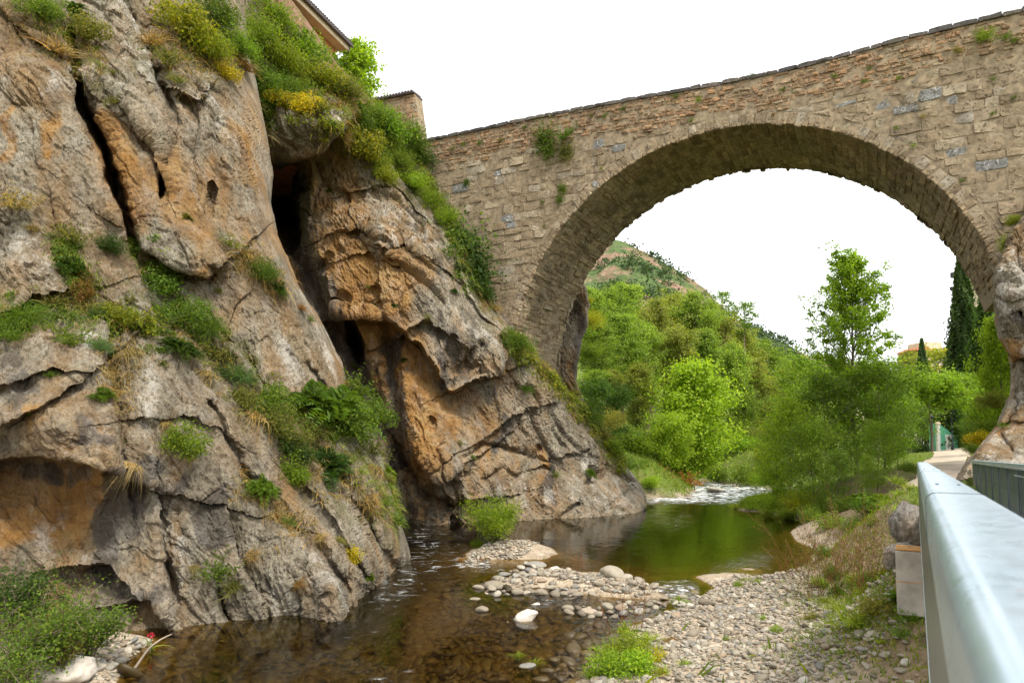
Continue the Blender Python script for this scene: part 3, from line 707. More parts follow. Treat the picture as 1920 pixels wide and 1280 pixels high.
def stone_mat(name, ramp_stops, moss=0.12):
    t = NT(name); c = t.coord()
    r = t.attr('rnd'); oi = t.n('ObjectInfo')
    rr = t.math('FRACT', t.math('ADD', r, t.math('MULTIPLY', oi.outputs['Random'], 0.0)))
    base = t.ramp(rr, ramp_stops)
    n1 = t.noise(c, 2.2, 7, 0.65); n2 = t.noise(c, 11.0, 7, 0.7); n3 = t.noise(c, 30.0, 4, 0.6)
    col = t.mix(t.ramp(n1, [(0.35, 0.6), (0.6, 0.0)]), base, t.mix(1.0, base, (0.5, 0.45, 0.4), 'MULTIPLY'))
    col = t.mix(t.ramp(n2, [(0.5, 0.0), (0.68, 0.5)]), col, t.mix(1.0, base, (1.5, 1.5, 1.5), 'MULTIPLY'))
    gy_ = t.attr('slate')
    vein = t.ramp(t.noise(c, 1.7, 2, 0.45, 1.6), [(0.485, 0.0), (0.497, 0.9), (0.503, 0.9), (0.515, 0.0)])
    sl = t.mix(vein, t.ramp(n2, [(0.3, (0.145, 0.143, 0.138)), (0.7, (0.265, 0.26, 0.245))]), (0.62, 0.60, 0.55))
    col = t.mix(gy_, col, sl)
    st = t.ramp(t.noise(t.coord(scale=(1, 1, 0.25)), 0.5, 6, 0.65), [(0.46, 0.0), (0.68, 0.6)])
    col = t.mix(st, col, (0.10, 0.085, 0.06))
    ms = t.math('MULTIPLY', t.ramp(t.noise(c, 0.9, 8, 0.7), [(0.55, 0.0), (0.68, 1.0)]), moss * 4, clamp=True)
    col = t.mix(ms, col, t.ramp(n3, [(0.3, (0.05, 0.06, 0.015)), (0.7, (0.14, 0.14, 0.04))]))
    pit = t.ramp(t.noise(c, 7.0, 6, 0.7), [(0.34, 0.0), (0.44, 1.0)])
    col = t.mix(t.math('SUBTRACT', 1.0, pit), col, t.mix(1.0, base, (0.35, 0.32, 0.28), 'MULTIPLY'))
    h = t.math('ADD', t.math('MULTIPLY', pit, 0.5), t.math('ADD', t.math('MULTIPLY', n2, 0.6), t.math('MULTIPLY', n3, 0.35)))
    return t.done(t.pbsdf(col, 0.9, t.bump(h, 0.9, 0.07), spec=0.2))
M_ASH = stone_mat('ashlar_stone', [(0.0, (0.24, 0.18, 0.115)), (0.3, (0.335, 0.26, 0.17)), (0.55, (0.30, 0.23, 0.15)), (0.8, (0.39, 0.315, 0.215)), (1.0, (0.355, 0.305, 0.235))], 0.05)
M_RUB = stone_mat('rubble_stone', [(0.0, (0.21, 0.145, 0.09)), (0.25, (0.36, 0.21, 0.115)), (0.5, (0.32, 0.23, 0.14)), (0.75, (0.42, 0.245, 0.13)), (1.0, (0.38, 0.30, 0.20))], 0.1)
M_COP = stone_mat('coping_stone', [(0.0, (0.075, 0.068, 0.065)), (0.6, (0.13, 0.115, 0.105)), (1.0, (0.18, 0.155, 0.13))], 0.02)
M_VAU = stone_mat('vault_stone', [(0.0, (0.21, 0.15, 0.09)), (0.4, (0.32, 0.24, 0.145)), (0.7, (0.42, 0.32, 0.20)), (1.0, (0.36, 0.30, 0.20))], 0.1)
M_MORT = simple_mat('old_mortar', (0.275, 0.212, 0.137), 0.95, var=0.3, scale=4, bump=0.7)

bridge = empty('stone_bridge', tuple(bpt(ACX, 0.0)), 'old humped stone bridge with one great round arch springing from the cliff over the river', 'bridge')
B0 = bpt(ACX, 0.0)

def clip_arch(S_, Z_, R):
    """push outline points that fall inside the arch ring back out to its edge"""
    dx = S_ - ACX; dz = Z_ - ACZ
    r = np.where(dz >= 0, np.hypot(dx, dz), np.abs(dx))
    inn = r < R; k = R / np.maximum(r, 1e-3)
    return np.where(inn, ACX + dx * k, S_), np.where(inn & (dz >= 0), ACZ + dz * k, Z_), inn

def stone_outline(rng, s0, s1, z0, z1, jit=0.12, gap=0.012):
    w, h = s1 - s0, z1 - z0; m = min(w, h)
    b = m * rng.uniform(0.06, 0.2)
    g = gap
    pts = np.array([[s0+g+b, z0+g], [(s0+s1)/2, z0+g], [s1-g-b, z0+g], [s1-g, z0+g+b], [s1-g, z1-g-b], [s1-g-b, z1-g], [(s0+s1)/2, z1-g], [s0+g+b, z1-g], [s0+g, z1-g-b], [s0+g, z0+g+b]])
    pts += rng.normal(0, 1, pts.shape) * m * jit * 0.28
    return pts

def stone_solid(rng, o, fmap, proud, deep=0.12, bev=0.03):
    """an outline (n,2) -> irregular rounded block: back ring, shoulder ring, front ring, crown point"""
    n = len(o); c = o.mean(0); ext = np.abs(o - c).max()
    f = 1 - min(0.35, bev / max(ext, 0.02))
    tilt = rng.normal(0, 0.05, 2)
    rel = o - c
    h1 = proud - bev * 0.8 + rel @ tilt * 0.4 + rng.normal(0, 0.006, n); h2 = proud + (rel * f) @ tilt + rng.normal(0, 0.010, n)
    inner = c + rel * f
    A = fmap(o[:, 0], o[:, 1], np.full(n, -deep)); B = fmap(o[:, 0], o[:, 1], h1); Cc = fmap(inner[:, 0], inner[:, 1], h2)
    K = fmap(c[:1], c[1:], np.array([proud + rng.normal(0.008, 0.012)]))
    V = np.r_[A, B, Cc, K]
    i = np.arange(n); j = (i + 1) % n
    F4 = np.r_[np.stack([i, j, n + j, n + i], 1), np.stack([n + i, n + j, 2*n + j, 2*n + i], 1)]
    F3 = np.stack([2*n + i, 2*n + j, np.full(n, 3*n)], 1)
    return V, F4, F3

class Stones:
    def __init__(s): s.items = []
    def add(s, V, F4, F3, rnd, slate, size): s.items.append((V, F4, F3, rnd, slate, size))
    def build(s, name, mat, parent, keep, rest_name=None):
        s.items.sort(key=lambda q: -q[5])
        base = np.array(B0)
        for V, F4, F3, r, sl, _ in s.items[:keep]:
            o = link(name, mesh_np(name, V - base, [F4, F3], mat, {'rnd': np.full(len(V), r), 'slate': np.full(len(V), sl)}, smooth=False), parent)
        rest = s.items[keep:]
        if rest:
            n = 0; Vs, A4, A3, R, L = [], [], [], [], []
            for V, F4, F3, r, sl, _ in rest:
                Vs.append(V - base); A4.append(F4 + n); A3.append(F3 + n); R.append(np.full(len(V), r)); L.append(np.full(len(V), sl)); n += len(V)
            o = link(rest_name or name, mesh_np(rest_name or name, np.concatenate(Vs), [np.concatenate(A4), np.concatenate(A3)], mat, {'rnd': np.concatenate(R), 'slate': np.concatenate(L)}, smooth=False), parent, kind='stuff')

face = lambda s_, z_, h: bpt(s_, z_, h)
RING = 0.62
brng = np.random.default_rng(21)
slate_at = [b_at(*p) for p in [(960,425),(955,405),(1470,182),(1560,200),(1690,213),(1785,195),(1740,175),(1690,137),(1360,200),(1650,190),(1570,178),(1165,275),(1130,275),(1850,320),(1780,290),(855,350),(930,325)]]
# the wall behind the stones
mb = MB()
ss = np.linspace(-26, 17, 260)
zt = ztop(ss) - 0.12
inA = np.abs(ss - ACX) < AR
zb = np.where(inA, ACZ + np.sqrt(np.maximum(AR * AR - (ss - ACX) ** 2, 0)), -1.0)
zl = np.where(np.abs(ss - ACX) < AR + 0.0, zb, -1.0)
zl = np.where(ss > 0, np.maximum(zl, 10.6), zl)
nf, nb = -0.022, -BW
Vn0, Vn1 = bpt(ss, zl, np.full_like(ss, nf)), bpt(ss, zt, np.full_like(ss, nf)); Vf0, Vf1 = bpt(ss, zl, np.full_like(ss, nb)), bpt(ss, zt, np.full_like(ss, nb))
m_ = len(ss); i = np.arange(m_ - 1)
Vw = np.r_[Vn0, Vn1, Vf0, Vf1] - B0
Fw = np.r_[np.stack([i, i+1, m_+i+1, m_+i], 1), np.stack([2*m_+i+1, 2*m_+i, 3*m_+i, 3*m_+i+1], 1), np.stack([m_+i, m_+i+1, 3*m_+i+1, 3*m_+i], 1), np.stack([i+1, i, 2*m_+i, 2*m_+i+1], 1)]
link('wall', mesh_np('wall', Vw, Fw, M_MORT, None, smooth=False), bridge)

def visible(s_, z_):
    x, y, _ = project(bpt(np.array([s_]), np.array([z_])))
    return -60 < x[0] < 2120 and -60 < y[0] < 960 and x[0] > crest_x(y[0]) - 40

ash = Stones(); rub = Stones()
z = 5.0; par = 2.15
bz = []
while z < 26: h = brng.uniform(0.34, 0.60); bz.append((z, z + h)); z += h
for z0, z1 in bz:
    s_ = -24.0 + brng.uniform(0, 0.5)
    while s_ < 16:
        w = brng.uniform(0.42, 1.25); s0, s1 = s_, s_ + w; s_ = s1
        sm, zm = (s0 + s1) / 2, (z0 + z1) / 2
        lim = ztop(sm) - par + 0.25 * math.sin(sm * 1.1) + 0.2 * math.sin(sm * 2.7)
        if z0 > lim or not visible(sm, zm): continue
        o = stone_outline(brng, s0, s1, z0, min(z1, lim + 0.3))
        so, zo, inn = clip_arch(o[:, 0], o[:, 1], AR + RING)
        if inn.sum() > 6: continue
        o = np.stack([so, zo], 1)
        ar = 0.5 * abs(np.dot(o[:, 0], np.roll(o[:, 1], 1)) - np.dot(o[:, 1], np.roll(o[:, 0], 1)))
        if ar < 0.02: continue
        sl = 1.0 if (any(abs(sm - a) < w * 0.5 and abs(zm - b) < (z1 - z0) * 0.5 for a, b in slate_at)) else (0.4 if brng.random() < 0.02 else 0.0)
        V, F4, F3 = stone_solid(brng, o, face, brng.normal(-0.004, 0.016), bev=brng.uniform(0.015, 0.04))
        dd = project(V[:1])[2][0]
        ash.add(V, F4, F3, brng.random(), sl, ar / dd ** 2)
# rubble of the parapet, courses that follow the deck
s_rows = []
zz = 0.0
while zz < par + 0.9:
    h = brng.uniform(0.13, 0.27); s_rows.append((zz, zz + h)); zz += h
for a0, a1 in s_rows:
    s_ = -24.0 + brng.uniform(0, 0.4)
    while s_ < 16:
        w = brng.uniform(0.16, 0.58); s0, s1 = s_, s_ + w; s_ = s1
        sm = (s0 + s1) / 2; zt_ = float(ztop(sm)) - 0.17
        z1, z0 = zt_ - a0, zt_ - a1
        lim = ztop(sm) - par + 0.25 * math.sin(sm * 1.1) + 0.2 * math.sin(sm * 2.7) + 0.35
        if z0 < lim - 0.18 or not visible(sm, z0): continue
        if np.hypot(sm - ACX, z0 - ACZ) < AR + RING: continue
        o = stone_outline(brng, s0, s1, z0, z1, jit=0.3, gap=0.016)
        o[:, 1] += (ztop(o[:, 0]) - ztop(sm))
        V, F4, F3 = stone_solid(brng, o, face, brng.normal(0.0, 0.024), bev=brng.uniform(0.02, 0.045))
        rub.add(V, F4, F3, brng.random(), 0.0, w * (a1 - a0))
ash.build('stone', M_ASH, bridge, 300)
rub.build('rubble_stone', M_RUB, bridge, 0)
# ring of wedge stones
th = math.radians(-2); vs = Stones()
while th < math.radians(182):
    dth = brng.uniform(0.30, 0.52) / AR; t1 = th + dth
    tm = (th + t1) / 2
    if visible(ACX + AR * math.cos(tm), ACZ + AR * math.sin(tm)):
        r0, r1 = AR + brng.normal(0, 0.02), AR + RING * brng.uniform(0.82, 1.0)
        o = stone_outline(brng, th * AR, t1 * AR, r0, r1, jit=0.08)
        o[:, 0] *= 1.0
        wedge = lambda u_, r_, h_: bpt(ACX + r_ * np.cos(u_ / AR), ACZ + r_ * np.sin(u_ / AR), h_)
        sl = 1.0 if math.hypot(ACX + (AR + .4) * math.cos(tm) - b_at(1120, 348)[0], ACZ + (AR + .4) * math.sin(tm) - b_at(1120, 348)[1]) < 0.3 else 0.0
        V, F4, F3 = stone_solid(brng, o, wedge, brng.normal(0.004, 0.014), deep=0.25, bev=0.025)
        vs.add(V, F4, F3, brng.random(), sl, 1.0)
    th = t1
vs.build('voussoir', M_ASH, bridge, 300)
# legs of the arch below the springing and the vault itself: rows of slabs along the barrel
va = Stones()
u = -7.0
tot = AR * math.pi + 7.0
def barrel(u_, v_, h_):
    """u along the arc (negative: up the right leg), v back along the barrel, h proud of it (towards the opening)"""
    u_ = np.asarray(u_, float); a = np.clip(u_, 0, AR * math.pi) / AR; r = AR - np.asarray(h_, float)
    s_ = ACX + r * np.cos(a); z_ = ACZ + r * np.sin(a)
    z_ = z_ + np.where(u_ < 0, u_, 0) - np.where(u_ > AR * math.pi, u_ - AR * math.pi, 0)
    return bpt(s_, z_, -np.asarray(v_, float))
while u < tot:
    du = brng.uniform(0.18, 0.36); v = brng.uniform(-0.05, 0.0) - 0.02
    while v < BW:
        dv = brng.uniform(0.45, 1.25); v1 = v + dv
        if v1 > BW - 0.3: v1 = BW + brng.normal(0.02, 0.10)
        if u < 1.7 + max(v, 0) / BW * 2.0: v = v1; continue
        o = stone_outline(brng, u, u + du, v, v1, jit=0.16, gap=0.014)
        V, F4, F3 = stone_solid(brng, o, barrel, brng.normal(0.02, 0.028), deep=0.15, bev=0.025)
        va.add(V, F4, F3, brng.random(), 0.0, du * dv)
        v = v1
    u += du
va.build('vault_stone', M_VAU, bridge, 0)
# far face: a second ring, seen only as the ragged edge of the vault
fr_ = Stones(); th = math.radians(17)
while th < math.pi:
    dth = brng.uniform(0.25, 0.6) / AR; t1 = th + dth
    o = stone_outline(brng, th * AR, t1 * AR, AR + brng.normal(-0.03, 0.06), AR + 0.7, jit=0.1)
    wedge = lambda u_, r_, h_: bpt(ACX + r_ * np.cos(u_ / AR), ACZ + r_ * np.sin(u_ / AR), -BW - h_)
    V, F4, F3 = stone_solid(brng, o, wedge, 0.02, deep=0.3, bev=0.03); fr_.add(V, F4, F3, brng.random(), 0, 1.0); th = t1
fr_.build('back_voussoir', M_ASH, bridge, 0)
# coping
cp = Stones(); s_ = -24.0
while s_ < 15.5:
    w = brng.uniform(0.45, 1.1); s0, s1 = s_, s_ + w; s_ = s1
    if not visible((s0 + s1) / 2, float(ztop((s0 + s1) / 2))): continue
    zt_ = ztop(np.array([s0, s1])); hh = 0.19
    o = np.array([[s0+.008, zt_[0]-hh], [(s0+s1)/2, zt_.mean()-hh], [s1-.008, zt_[1]-hh], [s1-.008, zt_[1]-.03], [s1-.05, zt_[1]], [(s0+s1)/2, zt_.mean()+.015], [s0+.05, zt_[0]], [s0+.008, zt_[0]-.03]])
    o += brng.normal(0, 0.012, o.shape); o[3:, 1] += brng.normal(0, 0.015)
    V, F4, F3 = stone_solid(brng, o, face, 0.06 + brng.normal(0, 0.015), deep=0.5, bev=0.025)
    cp.add(V, F4, F3, brng.random(), 0.0, 1.0)
cp.build('coping_stone', M_COP, bridge, 300)
# ------------------------------------------------------------------ footbridge with its two steel rails
M_GALV = None
def galv():
    t = NT('galvanised_steel'); c = t.coord()
    n = t.noise(c, 3.0, 6, 0.6); sp = t.n('TexVoronoi', {'Vector': c, 'Scale': 55.0})
    col = t.ramp(n, [(0.3, (0.45, 0.555, 0.64)), (0.7, (0.54, 0.635, 0.71))])
    rst = t.ramp(t.noise(c, 9.0, 5), [(0.66, 0.0), (0.74, 0.35)])
    col = t.mix(rst, col, (0.62, 0.48, 0.46))
    ro = t.ramp(t.n('SeparateColor', {'Color': sp.outputs['Color']}).outputs[0], [(0.0, 0.27), (1.0, 0.34)])
    scr = t.ramp(t.noise(t.coord(scale=(4, 4, 1)), 3.0, 2, 0.5, 3.0), [(0.49, 0.0), (0.5, 0.5), (0.51, 0.0)])
    col = t.mix(t.math('MULTIPLY', scr, 0.35), col, (0.30, 0.36, 0.40))
    return t.done(t.pbsdf(col, ro, metal=0.6, spec=0.5))
M_GALV = galv()
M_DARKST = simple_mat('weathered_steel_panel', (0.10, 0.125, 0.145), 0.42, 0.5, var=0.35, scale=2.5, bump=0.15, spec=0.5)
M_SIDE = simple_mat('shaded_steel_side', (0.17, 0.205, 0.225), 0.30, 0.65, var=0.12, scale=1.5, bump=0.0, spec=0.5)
M_CONC = simple_mat('concrete', (0.36, 0.33, 0.285), 0.9, var=0.22, scale=3, bump=0.5)
M_RUSTC = simple_mat('rust_stained_concrete', (0.42, 0.22, 0.07), 0.9, var=0.3, scale=6, bump=0.5)
FE = np.array([0.507, 0.862, 0.0]); FR = np.array([0.862, -0.507, 0.0]); FSL = -0.0256
def fpt(s_, l, h): return np.array([0, 0, CAM_H]) + FE * s_ + FR * l + np.array([0, 0, FSL * s_ - h])
foot = empty('footbridge', tuple(fpt(4.0, 0.8, 1.25)), 'grey galvanised steel footbridge whose broad handrail runs close past the viewer', 'footbridge')
F0 = fpt(4.0, 0.8, 1.25)
def sweep(name, prof, s0, s1, mat, seg=10, smooth=False):
    prof = np.asarray(prof, float); n = len(prof); mb = MB()
    sv = np.linspace(s0, s1, seg)
    V = np.array([fpt(q, l, h) - F0 for q in sv for l, h in prof])
    F = [[a * n + i, a * n + (i + 1) % n, (a + 1) * n + (i + 1) % n, (a + 1) * n + i] for a in range(seg - 1) for i in range(n)]
    mb.add(V, F)
    for a, fl in ((0, 1), (seg - 1, 0)):
        ring = V[a * n:(a + 1) * n]; mb.add(np.r_[ring, [ring.mean(0)]], [[i, (i + 1) % n, n] for i in range(n)])
    return link(name, mb.mesh(name, mat, smooth), foot)
def rrect(l0, l1, h0, h1, r, k=7):
    out = []
    for cx, cy, a0 in ((l0 + r, h0 + r, 180), (l1 - r, h0 + r, 270), (l1 - r, h1 - r, 0), (l0 + r, h1 - r, 90)):
        for q in range(k):
            a = math.radians(a0 + 90 * q / (k - 1)); out.append((cx + r * math.cos(a), cy + r * math.sin(a)))
    return out
RL, RRt = 0.024, 0.184
o_ = sweep('handrail', rrect(RL, RRt, 0.11, 0.27, 0.028), -0.9, 13.55, M_GALV, 40, True)
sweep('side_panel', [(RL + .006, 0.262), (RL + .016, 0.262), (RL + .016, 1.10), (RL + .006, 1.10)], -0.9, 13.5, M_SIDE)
sweep('lower_rail', rrect(RL + .002, RL + .06, 1.104, 1.16, 0.008, 3), -0.9, 13.5, M_GALV)
for q, l_ in ((6.4, .06), (6.4, .125), (7.2, .17), (3.1, .07), (3.1, .14)):
    bt = MB().tube([np.array([0, 0, -.004]), np.array([0, 0, .004])], .006, 8); link('bolt', bt.mesh('bolt', M_DARKST), foot, fpt(q, l_, .11) - F0)
for q in (2.4, 5.6, 8.8, 12.0):
    sweep('rail_joint', rrect(RL - .0015, RRt + .0015, 0.1085, 0.2715, 0.0285), q, q + .012, M_DARKST, 2, True)
post_me = None
for q in np.arange(0.5, 13.6, 1.62):
    m2 = MB(); a = fpt(q, RL + .05, 0.275) - F0
    m2.box((0, 0, -0.42), (0.05, 0.05, 0.82), rz=math.atan2(FE[1], FE[0]))
    if post_me is None: post_me = m2.mesh('post', M_GALV)
    po = link('post', post_me, foot, a)
sweep('deck', [(0.05, 1.17), (1.62, 1.17), (1.62, 1.30), (0.05, 1.30)], -0.9, 19.5, simple_mat('deck_plate', (0.22, 0.22, 0.22), 0.7, 0.3))
sweep('handrail', [(1.35, 0.11), (1.49, 0.11), (1.49, 0.135), (1.385, 0.135), (1.385, 0.165), (1.35, 0.165)], 3.0, 23.3, M_GALV)
sweep('edge_strip', [(1.335, 0.178), (1.40, 0.178), (1.40, 0.196), (1.335, 0.196)], 3.0, 23.35, M_GALV)
for k, q in enumerate(np.arange(3.0, 23.2, 1.45)):
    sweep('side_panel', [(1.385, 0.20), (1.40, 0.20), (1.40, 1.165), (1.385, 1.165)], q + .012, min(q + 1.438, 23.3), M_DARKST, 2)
    p_ = MB().tube([fpt(q + .005, 1.372, .20) - F0, fpt(q + .005, 1.372, 1.16) - F0], 0.009, 6)
    link('panel_seam', p_.mesh('panel_seam', M_DARKST), foot)
for h in (0.55, 0.85): sweep('panel_wire', [(1.376, h), (1.383, h), (1.383, h + .004), (1.376, h + .004)], 3.0, 23.3, M_DARKST, 4)
sweep('conduit', rrect(1.36, 1.384, 0.285, 0.31, 0.011, 3), 3.0, 13.6, M_GALV, 4)

ab0 = at(1703, 1078, 11.6)
rzb = -0.53
abt = empty('concrete_abutment', (ab0[0], ab0[1], at(1690, 1150, 11.6)[2]), 'square concrete pier stub with rust orange top beside the footbridge', 'abutment')
zt_, zb_ = at(1690, 1028, 11.6)[2], at(1690, 1148, 11.6)[2]
link('pier', MB().box((0.12, 0.0, (zt_ - zb_) / 2), (0.56, 0.5, zt_ - zb_), rz=rzb, bev=0.02).mesh('pier', M_CONC), abt)
link('pier_cap', MB().box((0.12, 0.0, zt_ - zb_ + 0.018), (0.55, 0.49, 0.03), rz=rzb, bev=0.01).mesh('pier_cap', M_RUSTC), abt)
link('joint_band', MB().box((0.12, 0.0, (zt_ - zb_) * .52), (0.568, 0.508, 0.012), rz=rzb).mesh('joint_band', M_RUSTC), abt)
link('footing', MB().box((0.2, 0.1, -0.45), (0.5, 0.45, 0.9), rz=rzb).mesh('footing', M_CONC), abt)

# ------------------------------------------------------------------ path
pc = [(1738,905,1.5),(1750,882,2.0),(1772,862,2.3),(1787,850,2.5),(1782,842,2.7),(1750,836,2.9),(1690,832,3.0),(1600,829,3.0)]
PP = np.array([atz(a, b, 2.98)[:2] for a, b, _ in pc]); PWd = np.array([c for *_, c in pc])
tt = np.linspace(0, len(pc) - 1, 120); px_ = np.interp(tt, range(len(pc)), PP[:, 0]); py_ = np.interp(tt, range(len(pc)), PP[:, 1]); pw_ = np.interp(tt, range(len(pc)), PWd)
for _ in range(30):
    px_[1:-1] = (px_[:-2] + 2 * px_[1:-1] + px_[2:]) / 4; py_[1:-1] = (py_[:-2] + 2 * py_[1:-1] + py_[2:]) / 4
tg = np.stack([np.gradient(px_), np.gradient(py_)], 1); tg /= np.linalg.norm(tg, axis=1)[:, None]
off = np.linspace(-0.5, 0.5, 9)
edge_n = 0.12 * np.sin(np.arange(120) * 0.9) + 0.1 * np.sin(np.arange(120) * 2.3)
V = np.stack([px_[:, None] - tg[:, 1:2] * off[None] * (pw_[:, None] + edge_n[:, None]), py_[:, None] + tg[:, :1] * off[None] * (pw_[:, None] + edge_n[:, None])], -1).reshape(-1, 2)
Vz = terrain(V[:, 0], V[:, 1]) + 0.05
i = np.arange(119)[:, None] * 9; j = np.arange(8)[None]
F = np.stack([i + j, i + j + 1, i + 9 + j + 1, i + 9 + j], -1).reshape(-1, 4)
M_PATH = simple_mat('trodden_earth', (0.44, 0.36, 0.27), 0.95, var=0.2, scale=1.2, bump=0.5)
link('path', mesh_np('path', np.c_[V, Vz], F, M_PATH), kind='structure')

# ------------------------------------------------------------------ far hill
rid = [(940,470,300),(1040,470,310),(1120,470,315),(1150,448,320),(1185,455,320),(1215,470,318),(1260,495,315),(1300,524,312),(1335,556,308),(1372,592,303),(1420,622,300),(1470,650,295),(1510,672,290),(1560,690,290),(1640,712,285),(1720,730,280)]
hu = np.linspace(0, 1, 220); k = np.linspace(0, 1, len(rid))
hx, hy, hY = [np.interp(hu, k, [r[c] for r in rid]) for c in range(3)]
R0 = at(hx, hy, hY); Bs = at(hx, np.full_like(hx, 800.0), np.full_like(hx, 150.0)); Bs[:, 2] = 8
hv = np.r_[np.linspace(0, 1, 120), np.linspace(1.02, 1.5, 14)]
V = Bs[None] * (1 - hv[:, None, None]) + R0[None] * hv[:, None, None]
over = np.clip(hv - 1, 0, 1)[:, None]
V[..., 2] = np.where(over > 0, R0[None, :, 2] - (over * 1.7) * (R0[None, :, 2]), V[..., 2])
fl = V.reshape(-1, 3); nz = 3.5 * fbm(fl * 0.02, 4) + 2.2 * ridged(fl * 0.06, 4)
fl = fl + np.c_[0 * nz, -0.7 * nz, 0.55 * nz] * np.repeat(np.clip(hv * 4, 0, 1), 220)[:, None]
n_, m_ = len(hv), 220
i = np.arange(n_ - 1)[:, None] * m_; j = np.arange(m_ - 1)[None]
F = np.stack([i + j, i + j + 1, i + m_ + j + 1, i + m_ + j], -1).reshape(-1, 4)
def hill_mat():
    t = NT('red_hillside'); c = t.coord()
    n = t.noise(c, 0.05, 8, 0.62); f = t.noise(c, 0.5, 7, 0.65)
    rock = t.ramp(f, [(0.3, (0.11, 0.075, 0.055)), (0.5, (0.24, 0.145, 0.10)), (0.7, (0.34, 0.25, 0.19))])
    gr = t.ramp(f, [(0.3, (0.035, 0.06, 0.03)), (0.7, (0.12, 0.17, 0.05))])
    return t.done(t.pbsdf(t.mix(t.ramp(n, [(0.42, 0.0), (0.54, 1.0)]), rock, gr), 0.95, t.bump(f, 0.8, 1.5), spec=0.1))
link('hill', mesh_np('hill', fl, F, hill_mat()), kind='structure')
HV = fl.reshape(n_, m_, 3)

# ------------------------------------------------------------------ buildings
M_OCHREW = simple_mat('orange_render', (0.52, 0.22, 0.10), 0.9, var=0.15, scale=1.5, bump=0.3)
M_CREAM = simple_mat('cream_render', (0.62, 0.50, 0.36), 0.9, var=0.1, scale=1.5, bump=0.2)
M_PINK = simple_mat('pale_pink_render', (0.68, 0.50, 0.40), 0.9, var=0.1, scale=1.0, bump=0.2)
M_TILE = simple_mat('roof_tile', (0.10, 0.085, 0.085), 0.85, var=0.35, scale=4, bump=0.4)
M_RTILE = simple_mat('red_roof_tile', (0.42, 0.14, 0.07), 0.85, var=0.3, scale=3, bump=0.4)
M_ZINC = simple_mat('dark_gutter', (0.12, 0.10, 0.10), 0.5, 0.5)
M_GLASS = simple_mat('window_glass', (0.05, 0.06, 0.07), 0.12, 0.0, spec=0.6)
M_BLUE = simple_mat('blue_paint', (0.05, 0.09, 0.30), 0.5)
M_DARK = simple_mat('dark_metal', (0.03, 0.035, 0.04), 0.5, 0.4)
M_WHITE = simple_mat('white_paint', (0.78, 0.77, 0.73), 0.6, var=0.06)
M_TEAL = simple_mat('turquoise_paint', (0.16, 0.52, 0.34), 0.6, var=0.12)
M_STW = stone_mat('tower_stone', [(0.0, (0.30, 0.20, 0.12)), (0.5, (0.40, 0.27, 0.16)), (1.0, (0.36, 0.30, 0.22))], 0.03)

# house above the cliff: its eave runs towards the viewer
ev = at(655, 82, 44.0); dh = np.array([-0.336, -1.0, 0]); dh /= np.linalg.norm(dh); nh = np.array([dh[1] * -1, dh[0], 0])   # nh: outward, to the river side
house = empty('house', (ev[0], ev[1], ev[2] - 7), 'orange rendered house high on the cliff with a dark tiled eave and gutter', 'house')
H0 = np.array([ev[0], ev[1], ev[2] - 7])
def hbox(name, mat, a0, a1, b0, b1, z0, z1, par=house, org=H0, ax=dh, bx=-nh):
    mb = MB()
    poly = [org + ax * a0 + bx * b0 - org, org + ax * a1 + bx * b0 - org, org + ax * a1 + bx * b1 - org, org + ax * a0 + bx * b1 - org]
    mb.prism(poly, np.array([0, 0, z0]), np.array([0, 0, z1])); return link(name, mb.mesh(name, mat), par)
if nh[0] < 0: nh = -nh
hbox('wall', M_OCHREW, 0.5, 16, 0.75, 9, -3, 6.55, bx=-nh)
hbox('soffit', M_CREAM, 0.05, 16, 0.12, 9, 6.56, 6.82, bx=-nh)
hbox('fascia', M_CREAM, 0.0, 16, 0.0, 0.115, 6.45, 6.83, bx=-nh)
rp_ = MB()
a, b = dh, -nh
rp_.prism([a * -.15 + b * -.12, a * 16 + b * -.12, a * 16 + b * 9, a * -.15 + b * 9], np.array([0, 0, 6.835]), np.array([0, 0, 6.95]))
roof = link('roof', rp_.mesh('roof', M_TILE), house)
tl = MB(); tl.tube([np.zeros(3), b * 2.2 + np.array([0, 0, .45])], [0.10, 0.085], 8)
tile_me = tl.mesh('tile', M_TILE, True)
for q in np.arange(0.0, 12, 0.235):
    o_ = link('tile', tile_me, roof, a * q + b * -.2 + np.array([0, 0, 7.0 + random.uniform(-.015, .015)]))
gt = MB().tube([a * -.1 + b * -.2 + np.array([0, 0, 6.78]), a * 15 + b * -.2 + np.array([0, 0, 6.80])], 0.075, 8); link('gutter', gt.mesh('gutter', M_ZINC, True), house)
dp = MB().tube([a * .1 + b * -.15 + np.array([0, 0, 6.75]), a * .15 + b * -.05 + np.array([0, 0, 6.3]), a * .55 + b * .6 + np.array([0, 0, 6.0]), a * .6 + b * .66 + np.array([0, 0, 2])], 0.06, 6); link('downpipe', dp.mesh('downpipe', M_ZINC, True), house)

# stone building end beside the bridge
t0 = at(714, 186, 47.0); t1_ = at(777, 186, 46.0); ax = t1_ - t0; L = np.linalg.norm(ax[:2]); ax = np.array([ax[0] / L, ax[1] / L, 0]); bx = np.array([-ax[1], ax[0], 0])
tower = empty('stone_house', (t0[0], t0[1], t0[2] - 7.0), 'small stone walled building with a flat tiled top beside the end of the bridge', 'building')
tz = 7.0
mb = MB()
q = [ax * -1.5, ax * L, ax * L + bx * 1.1, ax * -1.5 + bx * 1.1]; qb = [ax * -1.5 + bx * -.1, ax * (L + 1.3) + bx * -.1, ax * (L + 1.3) + bx * 1.1, ax * -1.5 + bx * 1.1]
V = np.array([p + np.array([0, 0, tz - .12]) for p in q] + [p + np.array([0, 0, -2.0]) for p in qb])
mb.add(V, [[0, 1, 5, 4], [1, 2, 6, 5], [2, 3, 7, 6], [3, 0, 4, 7], [3, 2, 1, 0]])
